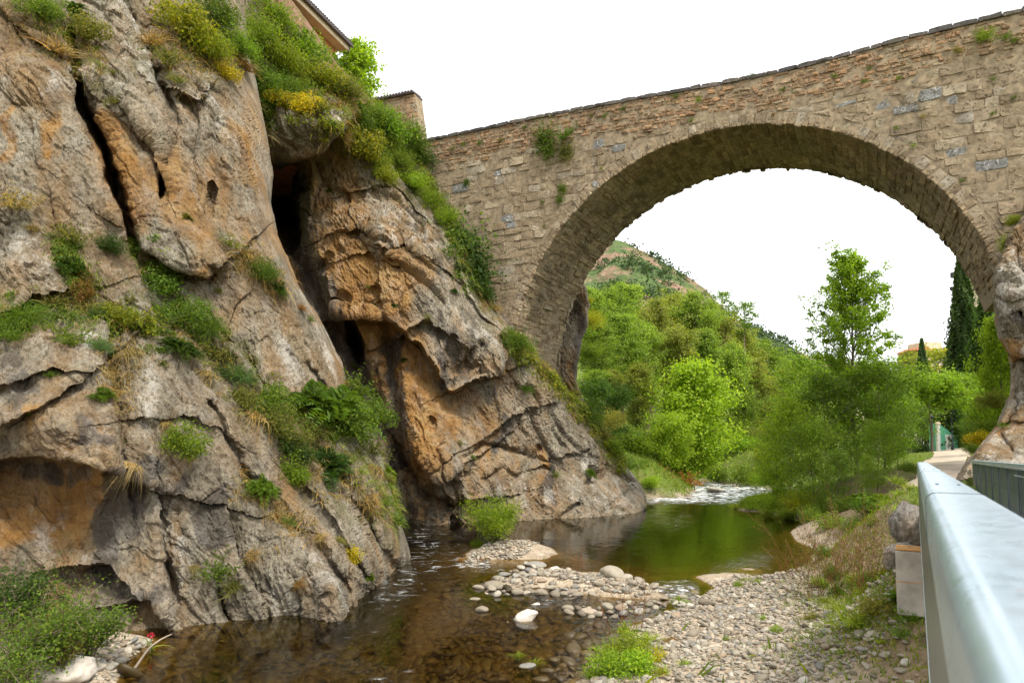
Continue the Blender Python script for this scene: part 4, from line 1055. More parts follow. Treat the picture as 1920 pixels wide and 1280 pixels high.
link('wall', mb.mesh('wall', M_MORT), tower)
ts = Stones(); zz = 1.5
tw = lambda s_, z_, h_: t0 - np.array([0, 0, 7.0]) + s_[:, None] * ax - (h_ + .1 * (1 - z_ / 7))[:, None] * bx + np.stack([0 * z_, 0 * z_, z_], 1)
B0_keep = B0; B0 = t0 - np.array([0, 0, 7.0])
while zz < 6.8:
    h = brng.uniform(.3, .5); s_ = -1.4
    while s_ < L + 1.3 * (1 - zz / 9):
        w = brng.uniform(.4, .9); e1 = min(s_ + w, L + 1.3 * (1 - (zz + h / 2 + 2) / 9) + .05)
        if e1 - s_ > .15:
            V, F4, F3 = stone_solid(brng, stone_outline(brng, s_, e1, zz, min(zz + h, 6.85)), tw, brng.normal(.02, .015)); ts.add(V, F4, F3, brng.random(), 0.0, 1)
        s_ += w
    zz += h
ts.build('stone', M_STW, tower, 300)
B0 = B0_keep
tl = MB(); tl.tube([bx * -.22, bx * 1.0 + np.array([0, 0, .12])], 0.1, 8); tile_me = tl.mesh('tile', M_TILE, True)
tr_ = MB().prism([ax * -1.6 + bx * -.15, ax * (L + .05) + bx * -.15, ax * (L + .05) + bx * 1.1, ax * -1.6 + bx * 1.1], np.array([0, 0, tz - .115]), np.array([0, 0, tz - .03]))
troof = link('roof', tr_.mesh('roof', M_TILE), tower)
for q in np.arange(-1.5, L + .05, 0.24): link('tile', tile_me, troof, ax * q + np.array([0, 0, tz + random.uniform(-.02, .02)]))

def axis_box(name, mat, par, c, size, rz=0.0): return link(name, MB().box(c, size, rz).mesh(name, mat), par)
# house among the trees on the right
hc = at(1735, 700, 118.0)
vil = empty('villa', (hc[0], hc[1], hc[2]), 'pale pink house with red tiled roofs half hidden behind the small conifer', 'house')
axis_box('wall', M_PINK, vil, (0, 0, 1.5), (5.6, 6, 4.4), .1)
axis_box('upper_wall', M_CREAM, vil, (0.3, .5, 4.2), (3.2, 4.2, 2.2), .1)
for sx, w, zz in ((-1.9, 2.4, 3.6), (2.1, 2.2, 3.4)):
    rf = MB(); rf.prism([(sx - w / 2 - .3, -3.3, zz), (sx + w / 2 + .3, -3.3, zz), (sx + w / 2 + .3, -3.1, zz + .2), (sx, -3.1, zz + .85), (sx - w / 2 - .3, -3.1, zz + .2)], np.zeros(3), np.array([0, 5.8, 0]))
    link('roof', rf.mesh('roof', M_RTILE), vil)
for k in range(5): axis_box('roof_beam', M_RTILE, vil, (-2.6 + k * 1.3, -3.45, 3.2), (0.22, 0.9, 0.22))
for k in range(3):
    f = axis_box('window', M_WHITE, vil, (-1.7 + k * 1.6, -3.02, 1.9), (1.1, 0.1, 1.3), .1)
    axis_box('pane', M_GLASS, f, (-1.7 + k * 1.6, -3.09, 1.9), (0.9, 0.05, 1.1), .1)
# tiled pavilion on blue posts, high on the right
pc_ = at(1828, 527, 104.0)
pav = empty('roof_terrace', (pc_[0], pc_[1], pc_[2]), 'red tiled terrace roof on blue posts high behind the dark conifers', 'terrace')
axis_box('floor', M_CREAM, pav, (0.6, 0.8, -.15), (3.2, 3, .25))
axis_box('base_wall', M_CREAM, pav, (1.2, 1.0, -5.2), (2.0, 2.6, 9.8))
for x_ in (-.75, -.2, 1.4):
    for y_ in (-.5, 1.9): axis_box('post', M_BLUE, pav, (x_, y_, .62), (.1, .1, 1.3))
axis_box('railing', M_BLUE, pav, (0.6, -.5, .55), (3.0, .05, .06)); axis_box('railing', M_BLUE, pav, (0.6, -.5, .25), (3.0, .05, .05))
rf = MB(); rf.prism([(-1.2, -.9, 1.30), (2.6, -.9, 1.30), (2.6, 1.0, 2.0), (-.6, 1.0, 2.0)], np.zeros(3), np.array([0, 0, .12])); rf.prism([(-1.2, 2.7, 1.30), (2.6, 2.7, 1.30), (2.6, 1.0, 2.0), (-.6, 1.0, 2.0)], np.zeros(3), np.array([0, 0, .12]))
link('roof', rf.mesh('roof', M_RTILE), pav)
# floodlight
fl_ = at(1790, 540, 96.0)
fld = empty('floodlight', (fl_[0], fl_[1], gz(fl_[0], fl_[1])), 'dark floodlight box on a thin pole left of the tall cypress', 'floodlight')
hgt = fl_[2] + 1.85 - gz(fl_[0], fl_[1])
link('pole', MB().tube([(0.9, 0.2, 0), (0.9, 0.2, hgt)], .07, 6).mesh('pole', M_DARK), fld)
axis_box('lamp_head', M_DARK, fld, (0, 0, hgt), (.85, .5, .75), .2)
axis_box('crossbar', M_DARK, fld, (0.35, .1, hgt - 2.2), (1.7, .1, .1)); axis_box('lamp_head', M_DARK, fld, (-.4, 0, hgt - 1.9), (.4, .4, .45), .2); axis_box('lamp_head', M_DARK, fld, (.2, 0, hgt - 1.88), (.36, .36, .4), -.2)
# kiosk
kx = on_ground(1775, 833, 3.0); kY = 78.0; kb = at(1775, 833, kY); kz = gz(kb[0], kb[1])
kio = empty('kiosk', (kb[0], kb[1], kz), 'small turquoise kiosk with a white column and white door panel beside the path', 'kiosk')
pxm = kY / F_PX
kh = kb[2] + 42 * pxm - kz
link('wall', MB().prism([(-.75, 0, -.5), (1.25, 0, -.5), (1.25, 0, kh * .45), (.6, 0, kh * .62), (-.75, 0, kh * .95)], np.zeros(3), np.array([0, 2.0, 0])).mesh('wall', M_TEAL), kio)
link('column', MB().tube([(-.98, -.05, -.5), (-.98, -.05, kh * .92)], .24, 12).mesh('column', M_WHITE, True), kio)
link('column_cap', MB().tube([(-.98, -.05, kh * .92), (-.98, -.05, kh * .96), (-.98, -.05, kh)], [.3, .31, .2], 12).mesh('column_cap', M_CREAM, True), kio)
dr = axis_box('door_panel', M_WHITE, kio, (.28, -.03, kh * .27 + .2), (.85, .05, kh * .5))
axis_box('door_slot', M_TEAL, dr, (.28, -.06, kh * .3), (.03, .02, kh * .34))
# lamp posts along the path
lp = None
for (px, py, Y, hp, lab) in [(1786, 836, 66.0, 52, 'dark lamp post right of the turquoise kiosk'), (1749, 833, 72.0, 48, 'dark lamp post just left of the kiosk column'), (1730, 831, 84.0, 40, 'thin dark lamp post farthest along the path')]:
    p = at(px, py, Y); z0 = gz(p[0], p[1]); hh = 3.4
    e_ = empty('lamp_post', (p[0], p[1], z0), lab, 'lamp post', 'lamp posts along the riverside path')
    if lp is None:
        lp = (MB().tube([(0, 0, 0), (0, 0, .5), (0, 0, .55), (0, 0, hh)], [.13, .13, .06, .05], 8).mesh('post', M_DARK, True), MB().tube([(0, 0, hh), (0, 0, hh + .1), (0, 0, hh + .38), (0, 0, hh + .5)], [.06, .14, .2, .03], 8).mesh('lantern', M_DARK, True))
    link('post', lp[0], e_); link('lantern', lp[1], e_)
# ------------------------------------------------------------------ leaves, shrubs, grasses
def leaves_np(C, N, size, rng, aspect=0.55, up=None):
    """one folded four-cornered leaf per centre"""
    C = np.asarray(C, float); n = len(C); size = np.broadcast_to(size, (n,))
    N = N / (np.linalg.norm(N, axis=1)[:, None] + 1e-9)
    r = rng.normal(size=(n, 3)) if up is None else up
    T = r - (r * N).sum(1)[:, None] * N; T /= np.linalg.norm(T, axis=1)[:, None] + 1e-9
    B = np.cross(N, T)
    l = size[:, None]; w = l * aspect
    V = np.stack([C - T * l * 0.5, C + B * w * 0.5 + N * l * 0.10, C + T * l * 0.5 - N * l * 0.08, C - B * w * 0.5 + N * l * 0.10], 1).reshape(-1, 3)
    F = np.arange(n * 4).reshape(n, 4)
    rnd = np.repeat(rng.random(n), 4)
    return V, F, rnd

def blades_np(base, dirv, length, width, rng, droop=0.6, seg=3):
    n = len(base); dirv = dirv / np.linalg.norm(dirv, axis=1)[:, None]
    length = np.broadcast_to(length, (n,)); width = np.broadcast_to(width, (n,))
    side = np.cross(dirv, rng.normal(size=(n, 3))); side /= np.linalg.norm(side, axis=1)[:, None]
    V = []; 
    for k in range(seg + 1):
        t = k / seg
        c = base + dirv * (length * t)[:, None] + np.array([0, 0, -1.0]) * (droop * length * t * t * 0.6)[:, None]
        w = (width * (1 - t * 0.92))[:, None] * side * 0.5
        V += [c - w, c + w]
    V = np.stack(V, 1)
    m = 2 * (seg + 1); i = np.arange(n)[:, None] * m; k = np.arange(seg)[None] * 2
    F = np.stack([i + k, i + k + 1, i + k + 3, i + k + 2], -1).reshape(-1, 4)
    return V.reshape(-1, 3), F, np.repeat(rng.random(n), m)

def sph(rng, n): v = rng.normal(size=(n, 3)); return v / np.linalg.norm(v, axis=1)[:, None]

class PB:
    """plant builder: foliage arrays"""
    def __init__(s): s.V = []; s.F = []; s.R = []; s.n = 0
    def add(s, VFR):
        V, F, R = VFR; s.V.append(V); s.F.append(F + s.n); s.R.append(R); s.n += len(V); return s
    def mesh(s, name, mat): return mesh_np(name, np.concatenate(s.V), np.concatenate(s.F), mat, {'rnd': np.concatenate(s.R)}, smooth=False)

def proto_shrub(seed, n=1500, leaf=0.10, K=16, flat=0.75):
    rng = np.random.default_rng(seed); p = PB()
    bc = sph(rng, K) * (rng.random(K)[:, None] ** 0.5) * 0.68; bc[:, 2] = np.abs(bc[:, 2]) * flat + 0.12
    br = rng.uniform(0.22, 0.45, K)
    k = rng.integers(0, K, n); d = sph(rng, n)
    C = bc[k] + d * (br[k] * rng.random(n) ** 0.33)[:, None]
    C = C[C[:, 2] > -0.25]; d = d[:len(C)]
    N = d + rng.normal(size=C.shape) * 0.8 + np.array([0, 0, 0.5])
    p.add(leaves_np(C, N, leaf * rng.uniform(0.6, 1.3, len(C)), rng))
    m = 60; b0 = rng.normal(size=(m, 3)) * [0.1, 0.1, 0.02]; dv = sph(rng, m); dv[:, 2] = np.abs(dv[:, 2]) + 0.3
    p.add(blades_np(b0, dv, rng.uniform(0.5, 1.1, m), 0.022, rng, 0.1, 2))
    return p
def proto_sprig(seed, n=420, leaf=0.11):
    """an open, twiggy plant whose shoots stick out"""
    rng = np.random.default_rng(seed); p = PB(); m = 34
    dv = sph(rng, m); dv[:, 2] = np.abs(dv[:, 2]) + 0.35; L = rng.uniform(0.5, 1.15, m)
    b0 = rng.normal(size=(m, 3)) * [0.12, 0.12, 0.03]
    p.add(blades_np(b0, dv, L, 0.024, rng, 0.25, 3))
    k = rng.integers(0, m, n); t = rng.random(n) ** 0.6; u = dv / np.linalg.norm(dv, axis=1)[:, None]
    C = b0[k] + u[k] * (L[k] * t)[:, None] + np.array([0, 0, -1]) * (0.25 * L[k] * t * t * .6)[:, None] + rng.normal(size=(n, 3)) * 0.05
    p.add(leaves_np(C, rng.normal(size=(n, 3)) + [0, 0, 1.0], leaf * rng.uniform(.6, 1.3, n), rng))
    return p
def proto_feather(seed, n=900):
    """soft fennel-like plume of hair-fine leaves"""
    rng = np.random.default_rng(seed); p = PB()
    dv = sph(rng, n); dv[:, 2] = np.abs(dv[:, 2]) * 0.9 + 0.1
    b0 = dv * rng.uniform(0.1, 0.6, n)[:, None] * [1, 1, 0.9] + rng.normal(size=(n, 3)) * 0.05
    p.add(blades_np(b0, dv + rng.normal(size=(n, 3)) * 0.5, rng.uniform(0.25, 0.5, n), 0.016, rng, 0.5, 2))
    return p
def proto_tuft(seed, n=150, droop=0.9, w=0.028, spread=0.6):
    rng = np.random.default_rng(seed); p = PB()
    dv = rng.normal(size=(n, 3)) * spread; dv[:, 2] = np.abs(dv[:, 2]) * 0.5 + 0.75
    p.add(blades_np(rng.normal(size=(n, 3)) * [0.14, 0.14, 0.02], dv, rng.uniform(0.5, 1.25, n), w, rng, droop, 4))
    return p
def proto_fern(seed, nf=26, nl=15):
    rng = np.random.default_rng(seed); p = PB()
    dv = sph(rng, nf); dv[:, 2] = np.abs(dv[:, 2]) * 0.8 + 0.25; dv /= np.linalg.norm(dv, axis=1)[:, None]
    L = rng.uniform(0.6, 1.1, nf)
    C, N, U, Sz = [], [], [], []
    for f in range(nf):
        side = np.cross(dv[f], [0, 0, 1.0]); side /= np.linalg.norm(side)
        for q in range(nl):
            t = (q + 1) / nl; c = dv[f] * L[f] * t + np.array([0, 0, -1]) * 0.55 * L[f] * t * t
            for sg in (-1, 1):
                l = 0.30 * (1 - 0.75 * t) + 0.05; u = side * sg + dv[f] * 0.5
                C.append(c + u * l * 0.45); N.append(np.cross(side, dv[f]) + rng.normal(0, 0.25, 3)); U.append(u); Sz.append(l)
    p.add(leaves_np(np.array(C), np.array(N), np.array(Sz), rng, 0.3, np.array(U)))
    p.add(blades_np(np.zeros((nf, 3)), dv, L, 0.02, rng, 0.9, 4))
    return p
def proto_ivy(seed, n=900, leaf=0.12):
    rng = np.random.default_rng(seed); p = PB()
    C = rng.normal(size=(n, 3)) * [0.42, 0.13, 0.5]; C[:, 1] -= 0.1
    N = np.array([0, -1.0, 0.5]) + rng.normal(size=(n, 3)) * 0.5
    p.add(leaves_np(C, N, leaf * rng.uniform(.6, 1.3, n), rng, 0.85))
    return p

PROTO = {
 'shrub': [proto_shrub(i).mesh('foliage', M_LEAF) for i in range(4)],
 'fine': [proto_shrub(10 + i, 2600, 0.065, 22).mesh('foliage', M_LEAF) for i in range(3)],
 'sprig': [proto_sprig(20 + i).mesh('foliage', M_LEAF) for i in range(3)],
 'feather': [proto_feather(30 + i).mesh('foliage', M_LEAF) for i in range(2)],
 'tuft': [proto_tuft(40 + i).mesh('blades', M_STRAW) for i in range(3)],
 'hang': [proto_tuft(45 + i, 170, 2.6, 0.022, 0.8).mesh('blades', M_STRAW) for i in range(2)],
 'fern': [proto_fern(50 + i).mesh('fronds', M_LEAF) for i in range(3)],
 'ivy': [proto_ivy(60 + i).mesh('foliage', M_LEAF) for i in range(2)],
}
G = dict(yg=(0.21, 0.235, 0.020), bright=(0.145, 0.225, 0.020), green=(0.105, 0.170, 0.020), dark=(0.048, 0.090, 0.015), olive=(0.15, 0.155, 0.035), dry=(0.29, 0.21, 0.085), straw=(0.36, 0.29, 0.14),
         yellow=(0.40, 0.34, 0.02), blue=(0.085, 0.15, 0.055), rust=(0.22, 0.12, 0.035), grass=(0.18, 0.245, 0.025), lime=(0.22, 0.31, 0.025))
prng = np.random.default_rng(5)
PART_OF = {'shrub': 'shrub', 'fine': 'shrub', 'sprig': 'plant', 'feather': 'fennel', 'tuft': 'grass_tuft', 'hang': 'grass_tuft', 'fern': 'fern', 'ivy': 'ivy'}
CAT_OF = {'shrub': 'shrub', 'fine': 'shrub', 'sprig': 'plant', 'feather': 'plant', 'tuft': 'grass tuft', 'hang': 'grass tuft', 'fern': 'fern', 'ivy': 'ivy'}
_pi = 0
GAIN = 1.0
def plant(kind, loc, r, col, label, group=None, name=None, cat=None, lean=None, squash=1.0):
    global _pi; _pi += 1
    me = PROTO[kind][_pi % len(PROTO[kind])]
    o = link(name or PART_OF[kind], me, None, loc, label, cat or CAT_OF[kind], group)
    c = np.array(G[col] if isinstance(col, str) else col) * prng.uniform(0.85, 1.2) * np.array([prng.uniform(.9, 1.12), 1, 1]) * GAIN
    o.color = (*[float(v) for v in c], 1)
    o.scale = (r * prng.uniform(.9, 1.15), r * prng.uniform(.9, 1.15), r * prng.uniform(.85, 1.1) * squash)
    if kind != 'ivy': o.rotation_euler = (prng.normal(0, .12), prng.normal(0, .12), prng.uniform(0, 6.28))
    if lean is not None:
        q = Vector((0, 0, 1)).rotation_difference(Vector((lean[0], lean[1], lean[2] + 0.75)).normalized())
        o.rotation_mode = 'QUATERNION'; o.rotation_quaternion = q @ Matrix.Rotation(prng.uniform(0, 6.28), 4, 'Z').to_quaternion()
    return o
def cliff_plant(cl, px, py, rp, kind, col, label, group=None, **kw):
    p, n = cl.surf(px, py + rp * 0.35)
    r = rp * p[1] / F_PX * (1.45 if rp > 16 else 1.2)
    ln = n / np.linalg.norm(n)
    return plant(kind, p + ln * r * 0.12, r, col, label, group, lean=ln * 0.8 if kind != 'ivy' else None, **kw)

near_plants = [
 (75,30,46,'fine','green','green leafy shrub at the cliff top beside the first crack'), (165,72,36,'shrub','olive','olive shrub above the deep crack'),
 (148,92,24,'feather','blue','dark bluish fennel plume at the head of the deep crack'), (105,100,42,'tuft','dry','large dry grass clump above the deep crack'),
 (140,20,26,'fern','dark','small dark fern under the rock at the cliff top'),
 (318,115,38,'sprig','olive','straggly olive plant on the pale upper ledge'), (350,55,58,'shrub','yg','big yellow green shrub crowning the near cliff'),
 (385,90,46,'fine','yg','round yellowish shrub hanging over the upper rock edge'), (415,135,24,'shrub','yellow','small yellow flowering bush tucked under the crowning shrub'),
 (330,150,24,'tuft','olive','short olive grass under the pale upper ledge'), (290,80,34,'tuft','dry','dry grass fringe beside the white streaked rock'), (400,30,50,'fine','green','green shrub at the very top of the near cliff'),
 (440,80,46,'fine','bright','bright green shrub between the two cliffs at the top'), (455,120,30,'tuft','rust','rusty grass patch on the upper edge of the near cliff'),
 (228,190,18,'sprig','olive','thin olive sprig in the middle of the upper rock face'), (215,140,14,'sprig','olive','tiny sprig on the upper rock face'),
 (350,404,16,'fern','olive','flat mossy cushion on top of the bulging rock'),
 (195,468,33,'fine','dark','round dark green shrub on the bare rock shoulder'), (130,442,32,'sprig','olive','sparse olive plant left of the round dark shrub'), (40,395,34,'sprig','dry','dry straggly plant on the left edge of the rock'), (60,430,20,'tuft','dry','dry grass under the straggly plant at the left edge'),
 (128,495,30,'fern','dark','dark fern clump in the left vegetation band'), (150,528,26,'shrub','rust','shrub with reddish leaves under the dark fern clump'), (160,570,26,'tuft','olive','olive grass under the reddish shrub'),
 (45,590,50,'feather','green','soft green fennel mass at the left edge of the ledge'), (20,620,34,'fine','green','dense green shrub on the ledge at the left edge'), (105,565,40,'tuft','olive','long olive grass on the left ledge'),
 (215,590,38,'shrub','yg','yellow green shrub in the middle of the vegetation band'), (185,585,22,'feather','blue','bluish fennel plume left of the yellow green shrub'), (272,602,40,'sprig','yg','airy yellowish plant in the vegetation band'), (135,640,32,'sprig','green','sprawling green plant over the white rock corner'),
 (182,650,22,'feather','blue','small blue green plume beside the white rock corner'), (262,468,32,'fine','green','green shrub below the end of the deep crack'), (300,540,42,'shrub','green','thick green shrub under the bulging rock'), (345,590,46,'fine','green','dense shrub mass in the centre of the vegetation band'), (280,520,28,'tuft','olive','olive grass at the head of the vegetation band'),
 (330,645,36,'fern','dark','dark fern at the foot of the dense shrub mass'), (395,610,36,'feather','green','soft green plume right of the dense shrub mass'), (410,650,34,'sprig','olive','olive twiggy plant below the soft green plume'),
 (440,708,38,'feather','blue','large bluish fennel plume on the slanting band'), (385,695,36,'hang','dry','dry grass hanging left of the large fennel plume'), (475,768,46,'hang','dry','long dry grass hanging below the large fennel plume'), (455,745,30,'shrub','olive','small olive bush below the large fennel plume'),
 (490,510,32,'fine','green','green bush on the grey slab right of the bulging rock'), (515,535,24,'fern','dark','dark fern at the lower end of the grey slab bush'), (450,470,30,'tuft','dry','thin dry grass on the grey slab'), (425,455,26,'sprig','olive','bare twiggy plant on top of the grey slab'), (475,495,24,'tuft','olive','olive grass on the grey slab'),
 (560,575,18,'tuft','rust','orange grass tuft at the edge of the chasm'), (575,600,12,'sprig','green','tiny green sprig at the edge of the chasm'), (410,545,14,'tuft','olive','small olive tuft under the bulging rock'),
 (250,658,36,'hang','dry','dry grass curtain below the vegetation band'), (192,742,24,'fern','green','green fern beside the white rock strip'), (220,720,34,'tuft','dry','brown grass beside the white rock strip'), (236,868,36,'hang','straw','pale straw grass hanging on the bare lower face'), (236,835,20,'tuft','green','green blades above the pale hanging straw'),
 (335,830,42,'shrub','bright','bushy green shrub with yellow tips alone on the lower face'), (305,795,26,'hang','dry','dry wisp above the lone yellow tipped shrub'), (350,850,22,'hang','dry','dry wisp below the lone yellow tipped shrub'),
 (478,912,42,'fern','green','broad green fern on the lower face'), (535,972,26,'tuft','green','green grass blades right of the broad fern'), (515,960,22,'hang','rust','rusty grass right of the broad fern'), (565,880,44,'fine','bright','round light green shrub dotted with yellow flowers'),
 (620,752,70,'fern','green','large ferny bush near the chasm edge'), (580,735,46,'fern','green','tall fern at the upper left of the ferny thicket'), (655,800,52,'fine','green','green shrub in the middle of the ferny thicket'), (690,775,42,'shrub','green','dark leafy shrub at the right edge of the ferny thicket'), (620,860,44,'fern','dark','dark fern at the bottom of the ferny thicket'), (590,800,40,'tuft','olive','olive grass inside the ferny thicket'), (665,730,36,'sprig','green','leafy sprig at the top right of the ferny thicket'),
 (520,800,50,'fine','olive','olive shrub left of the ferny thicket'), (510,745,36,'shrub','green','green shrub high on the left of the ferny thicket'), (545,840,36,'shrub','dark','dark shrub above the yellow dotted shrub'), (700,870,36,'hang','dry','dry grass below the ferny thicket'), (695,840,30,'sprig','olive','loose olive plant below the ferny thicket'), (720,890,22,'tuft','olive','olive tuft near the narrow end of the chasm'),
 (415,1065,34,'sprig','green','straggly green plant low on the cliff above the water'), (440,1090,26,'tuft','olive','olive grass low on the cliff above the water'), (660,1035,20,'shrub','yellow','yellow flowering plant near the cliff toe'), (690,1080,14,'fern','green','tiny fern near the cliff toe'), (365,1058,18,'hang','dry','brown grass wisp on the low grey face'), (480,1030,30,'hang','dry','brown grass on the low slab'), (745,884,20,'fern','bright','small bright fern in the chasm'), (740,970,26,'tuft','green','green grass down the edge of the near cliff'), (690,935,26,'tuft','dry','dry grass on the lower edge of the near cliff'), (720,940,18,'sprig','green','green sprig on the lower edge of the near cliff'),
 (98,706,16,'sprig','green','small green sprig on the dark left block'), (60,780,8,'sprig','green','tiny sprig under the dark left block'), (600,1000,20,'hang','dry','dry tuft on the lower right buttress'), (570,1085,22,'hang','rust','rusty tuft in the lowest gully'), (635,1010,18,'tuft','olive','olive tuft above the yellow flowering plant'),
]
far_plants = [
 (470,60,50,'fine','bright','bright shrub in the saddle behind the near cliff'), (520,112,56,'fine','yg','dense yellow green shrub above the cave'), (505,20,44,'fine','bright','light green shrub under the house eave'), (560,100,48,'shrub','bright','leafy shrub on the slope below the house'), (605,150,44,'shrub','yg','yellowish shrub right of the red soil bank'), (545,165,38,'fine','green','green shrub between the cave roof and the slope'), (535,70,36,'tuft','olive','olive grass on the red soil bank'),
 (572,196,34,'shrub','yellow','yellow flowering broom over the cave roof'), (520,190,26,'shrub','yellow','low yellow flowers left of the broom'), (490,225,36,'tuft','straw','pale dry grass at the left of the cave roof'), (600,205,26,'sprig','olive','twiggy plant on the cave roof block'), (490,150,40,'fine','green','green shrub in the gully above the cave'), (480,190,30,'tuft','olive','olive grass in the gully above the cave'),
 (650,172,38,'fine','olive','olive shrub on the crest below the small tree'), (690,215,44,'fine','green','green shrub on the crest below the stone building'), (722,240,42,'shrub','bright','bright shrub on the crest left of the bridge end'), (757,262,40,'fine','green','feathery green shrub against the bridge end'), (782,292,28,'shrub','dark','dark shrub against the bridge parapet foot'), (680,275,42,'shrub','yg','yellow green shrub overhanging the upper face'), (640,240,30,'tuft','dry','dry grass on the crest slope'), (705,305,28,'fine','yg','pale green shrub on the crest slope'), (745,300,30,'fine','green','green shrub under the bridge end'), (660,215,34,'shrub','green','green bush in the middle of the crest slope'), (630,190,30,'tuft','rust','reddish grass beside the red soil bank'),
 (715,332,22,'shrub','yg','small yellow green shrub on the upper face edge'), (772,345,32,'fine','lime','lime green shrub on the narrow crest beside the bridge'), (800,374,30,'fine','bright','fresh green shrub on the narrow crest beside the bridge'), (830,408,32,'fine','bright','drooping green shrub on the crest by the bridge'), (855,438,28,'tuft','grass','green grass on the crest by the bridge'), (740,290,26,'tuft','yg','yellowish grass under the bridge end'), (788,330,26,'tuft','olive','olive grass on the narrow crest'), (815,392,22,'tuft','grass','thin grass on the narrow crest'),
 (872,462,38,'ivy','green','glossy ivy sheet at the upper bridge wall foot'), (885,500,36,'ivy','dark','dark ivy sheet hanging beside the bridge wall'), (878,440,24,'feather','dark','dark plume on top of the ivy'), (900,545,28,'feather','dark','dark fine plume at the lower end of the ivy'), (905,520,24,'ivy','green','small ivy patch above the dark plume'), (925,575,18,'tuft','dry','dry tuft below the ivy'),
 (962,638,30,'fine','green','green shrub at the foot of the bridge leg'), (988,652,24,'tuft','grass','grass at the foot of the bridge leg'), (1012,685,24,'tuft','dry','dry grass on the rock shoulder under the arch'), (1030,700,20,'tuft','yg','yellowish grass on the rock shoulder under the arch'), (985,722,20,'tuft','green','grass tuft on the face under the arch shoulder'), (1072,745,24,'tuft','grass','green grass on the shoulder below the arch leg'), (1100,775,26,'fine','green','low green shrub on the descending shoulder'), (1125,810,26,'tuft','olive','olive grass on the descending shoulder'), (1140,835,24,'shrub','bright','bright small shrub on the descending shoulder'),
 (1100,886,14,'fern','green','round little fern on the lower rock face'), (1040,890,12,'sprig','green','small sprig on the lower rock face'), (850,545,10,'fern','dark','tiny dark fern on the grey face'), (735,566,9,'fern','dark','tiny dark fern on the brown face'), (705,564,8,'fern','dark','smallest dark fern on the brown face'), (690,534,8,'sprig','green','tiny sprig over the small cave'), (613,346,9,'fern','green','tiny green fern right of the cave mouth'), (755,670,9,'fern','dark','small dark fern beside the orange hollow'), (882,855,12,'tuft','green','green tuft beside the jutting nose of rock'), (860,830,11,'sprig','olive','olive sprig beside the jutting nose of rock'), (690,310,14,'hang','dry','dry wisp on the upper face'), (800,590,16,'hang','olive','olive wisp on the grey face'), (640,700,16,'tuft','olive','olive tuft under the small cave'), (660,690,14,'sprig','olive','bare sprig at the lip of the small cave'),
]
for px, py, rp, kd, cl_, lab in near_plants: cliff_plant(NEAR, px, py, rp, kd, cl_, lab)
for px, py, rp, kd, cl_, lab in far_plants: cliff_plant(FAR, px, py, rp, kd, cl_, lab)
for px, py, rp, kd, cl_, lab in [(1903,415,18,'fine','yg','yellow green bush on top of the rock under the bridge foot'), (1890,455,14,'ivy','yg','mossy growth on the rock under the bridge foot'), (1880,805,14,'sprig','green','small sprig on the pale rock behind the dark rail')]:
    cliff_plant(RIGHT, px, py, rp, kd, cl_, lab)

# dry and green grasses that fill the ledges, past counting
def fringe(name, cl, lines, n, rr, col, seed, mat=M_STRAW):
    rng = np.random.default_rng(seed); Bs, Dv, Ln, Wd = [], [], [], []
    for _ in range(n):
        poly, w = lines[rng.integers(len(lines))]
        k = rng.integers(len(poly) - 1); t = rng.random(); a, b = poly[k], poly[k + 1]
        px = a[0] + (b[0] - a[0]) * t + rng.normal(0, w * 0.5); py = a[1] + (b[1] - a[1]) * t + rng.normal(0, w * 0.5)
        p, nn = cl.surf(px, py); nn = nn / np.linalg.norm(nn)
        r = rng.uniform(*rr) * p[1] / F_PX
        for q in range(9):
            Bs.append(p + rng.normal(0, 0.12, 3) * r - nn * 0.02); d = rng.normal(0, 0.55, 3) + nn * 0.5 + np.array([0, 0, 0.8]); Dv.append(d); Ln.append(r * rng.uniform(.6, 1.3)); Wd.append(max(r * 0.055, 0.012))
    V, F, R = blades_np(np.array(Bs), np.array(Dv), np.array(Ln), np.array(Wd), rng, 1.5, 3)
    o = link(name, mesh_np(name, V, F, mat, {'rnd': R}, smooth=False), kind='stuff'); o.color = (*G[col], 1)
    return o
fringe('dry_grass', NEAR, [([(60,30),(120,90),(170,140)],40), ([(250,470),(330,590),(430,700),(520,790),(640,860)],48), ([(0,600),(120,570),(220,600),(250,680)],40), ([(300,60),(360,130),(440,110)],45), ([(560,870),(640,900),(720,960)],40), ([(200,680),(230,760)],30), ([(440,470),(520,540)],26), ([(440,900),(520,960),(560,1000)],34)], 1400, (14, 34), 'dry', 71)
fringe('green_grass', NEAR, [([(60,20),(120,60),(170,130)],36), ([(255,470),(340,600),(440,700),(560,810),(670,800)],46), ([(0,600),(120,600),(220,610)],36), ([(320,40),(400,90),(450,60)],45), ([(600,860),(720,900),(745,980)],34), ([(110,450),(170,560)],28)], 1200, (12, 30), 'grass', 72)
fringe('dry_grass', FAR, [([(500,80),(580,150),(660,250),(720,320)],50), ([(780,320),(850,440),(920,580)],20), ([(960,630),(1040,720),(1110,790),(1160,860)],22), ([(620,160),(700,240)],34)], 800, (12, 28), 'dry', 73)
fringe('green_grass', FAR, [([(480,60),(560,130),(660,220),(760,290)],60), ([(780,320),(850,440),(910,560)],22), ([(960,640),(1050,730),(1120,800),(1170,870)],24), ([(700,250),(780,330)],34)], 1200, (12, 30), 'grass', 74)
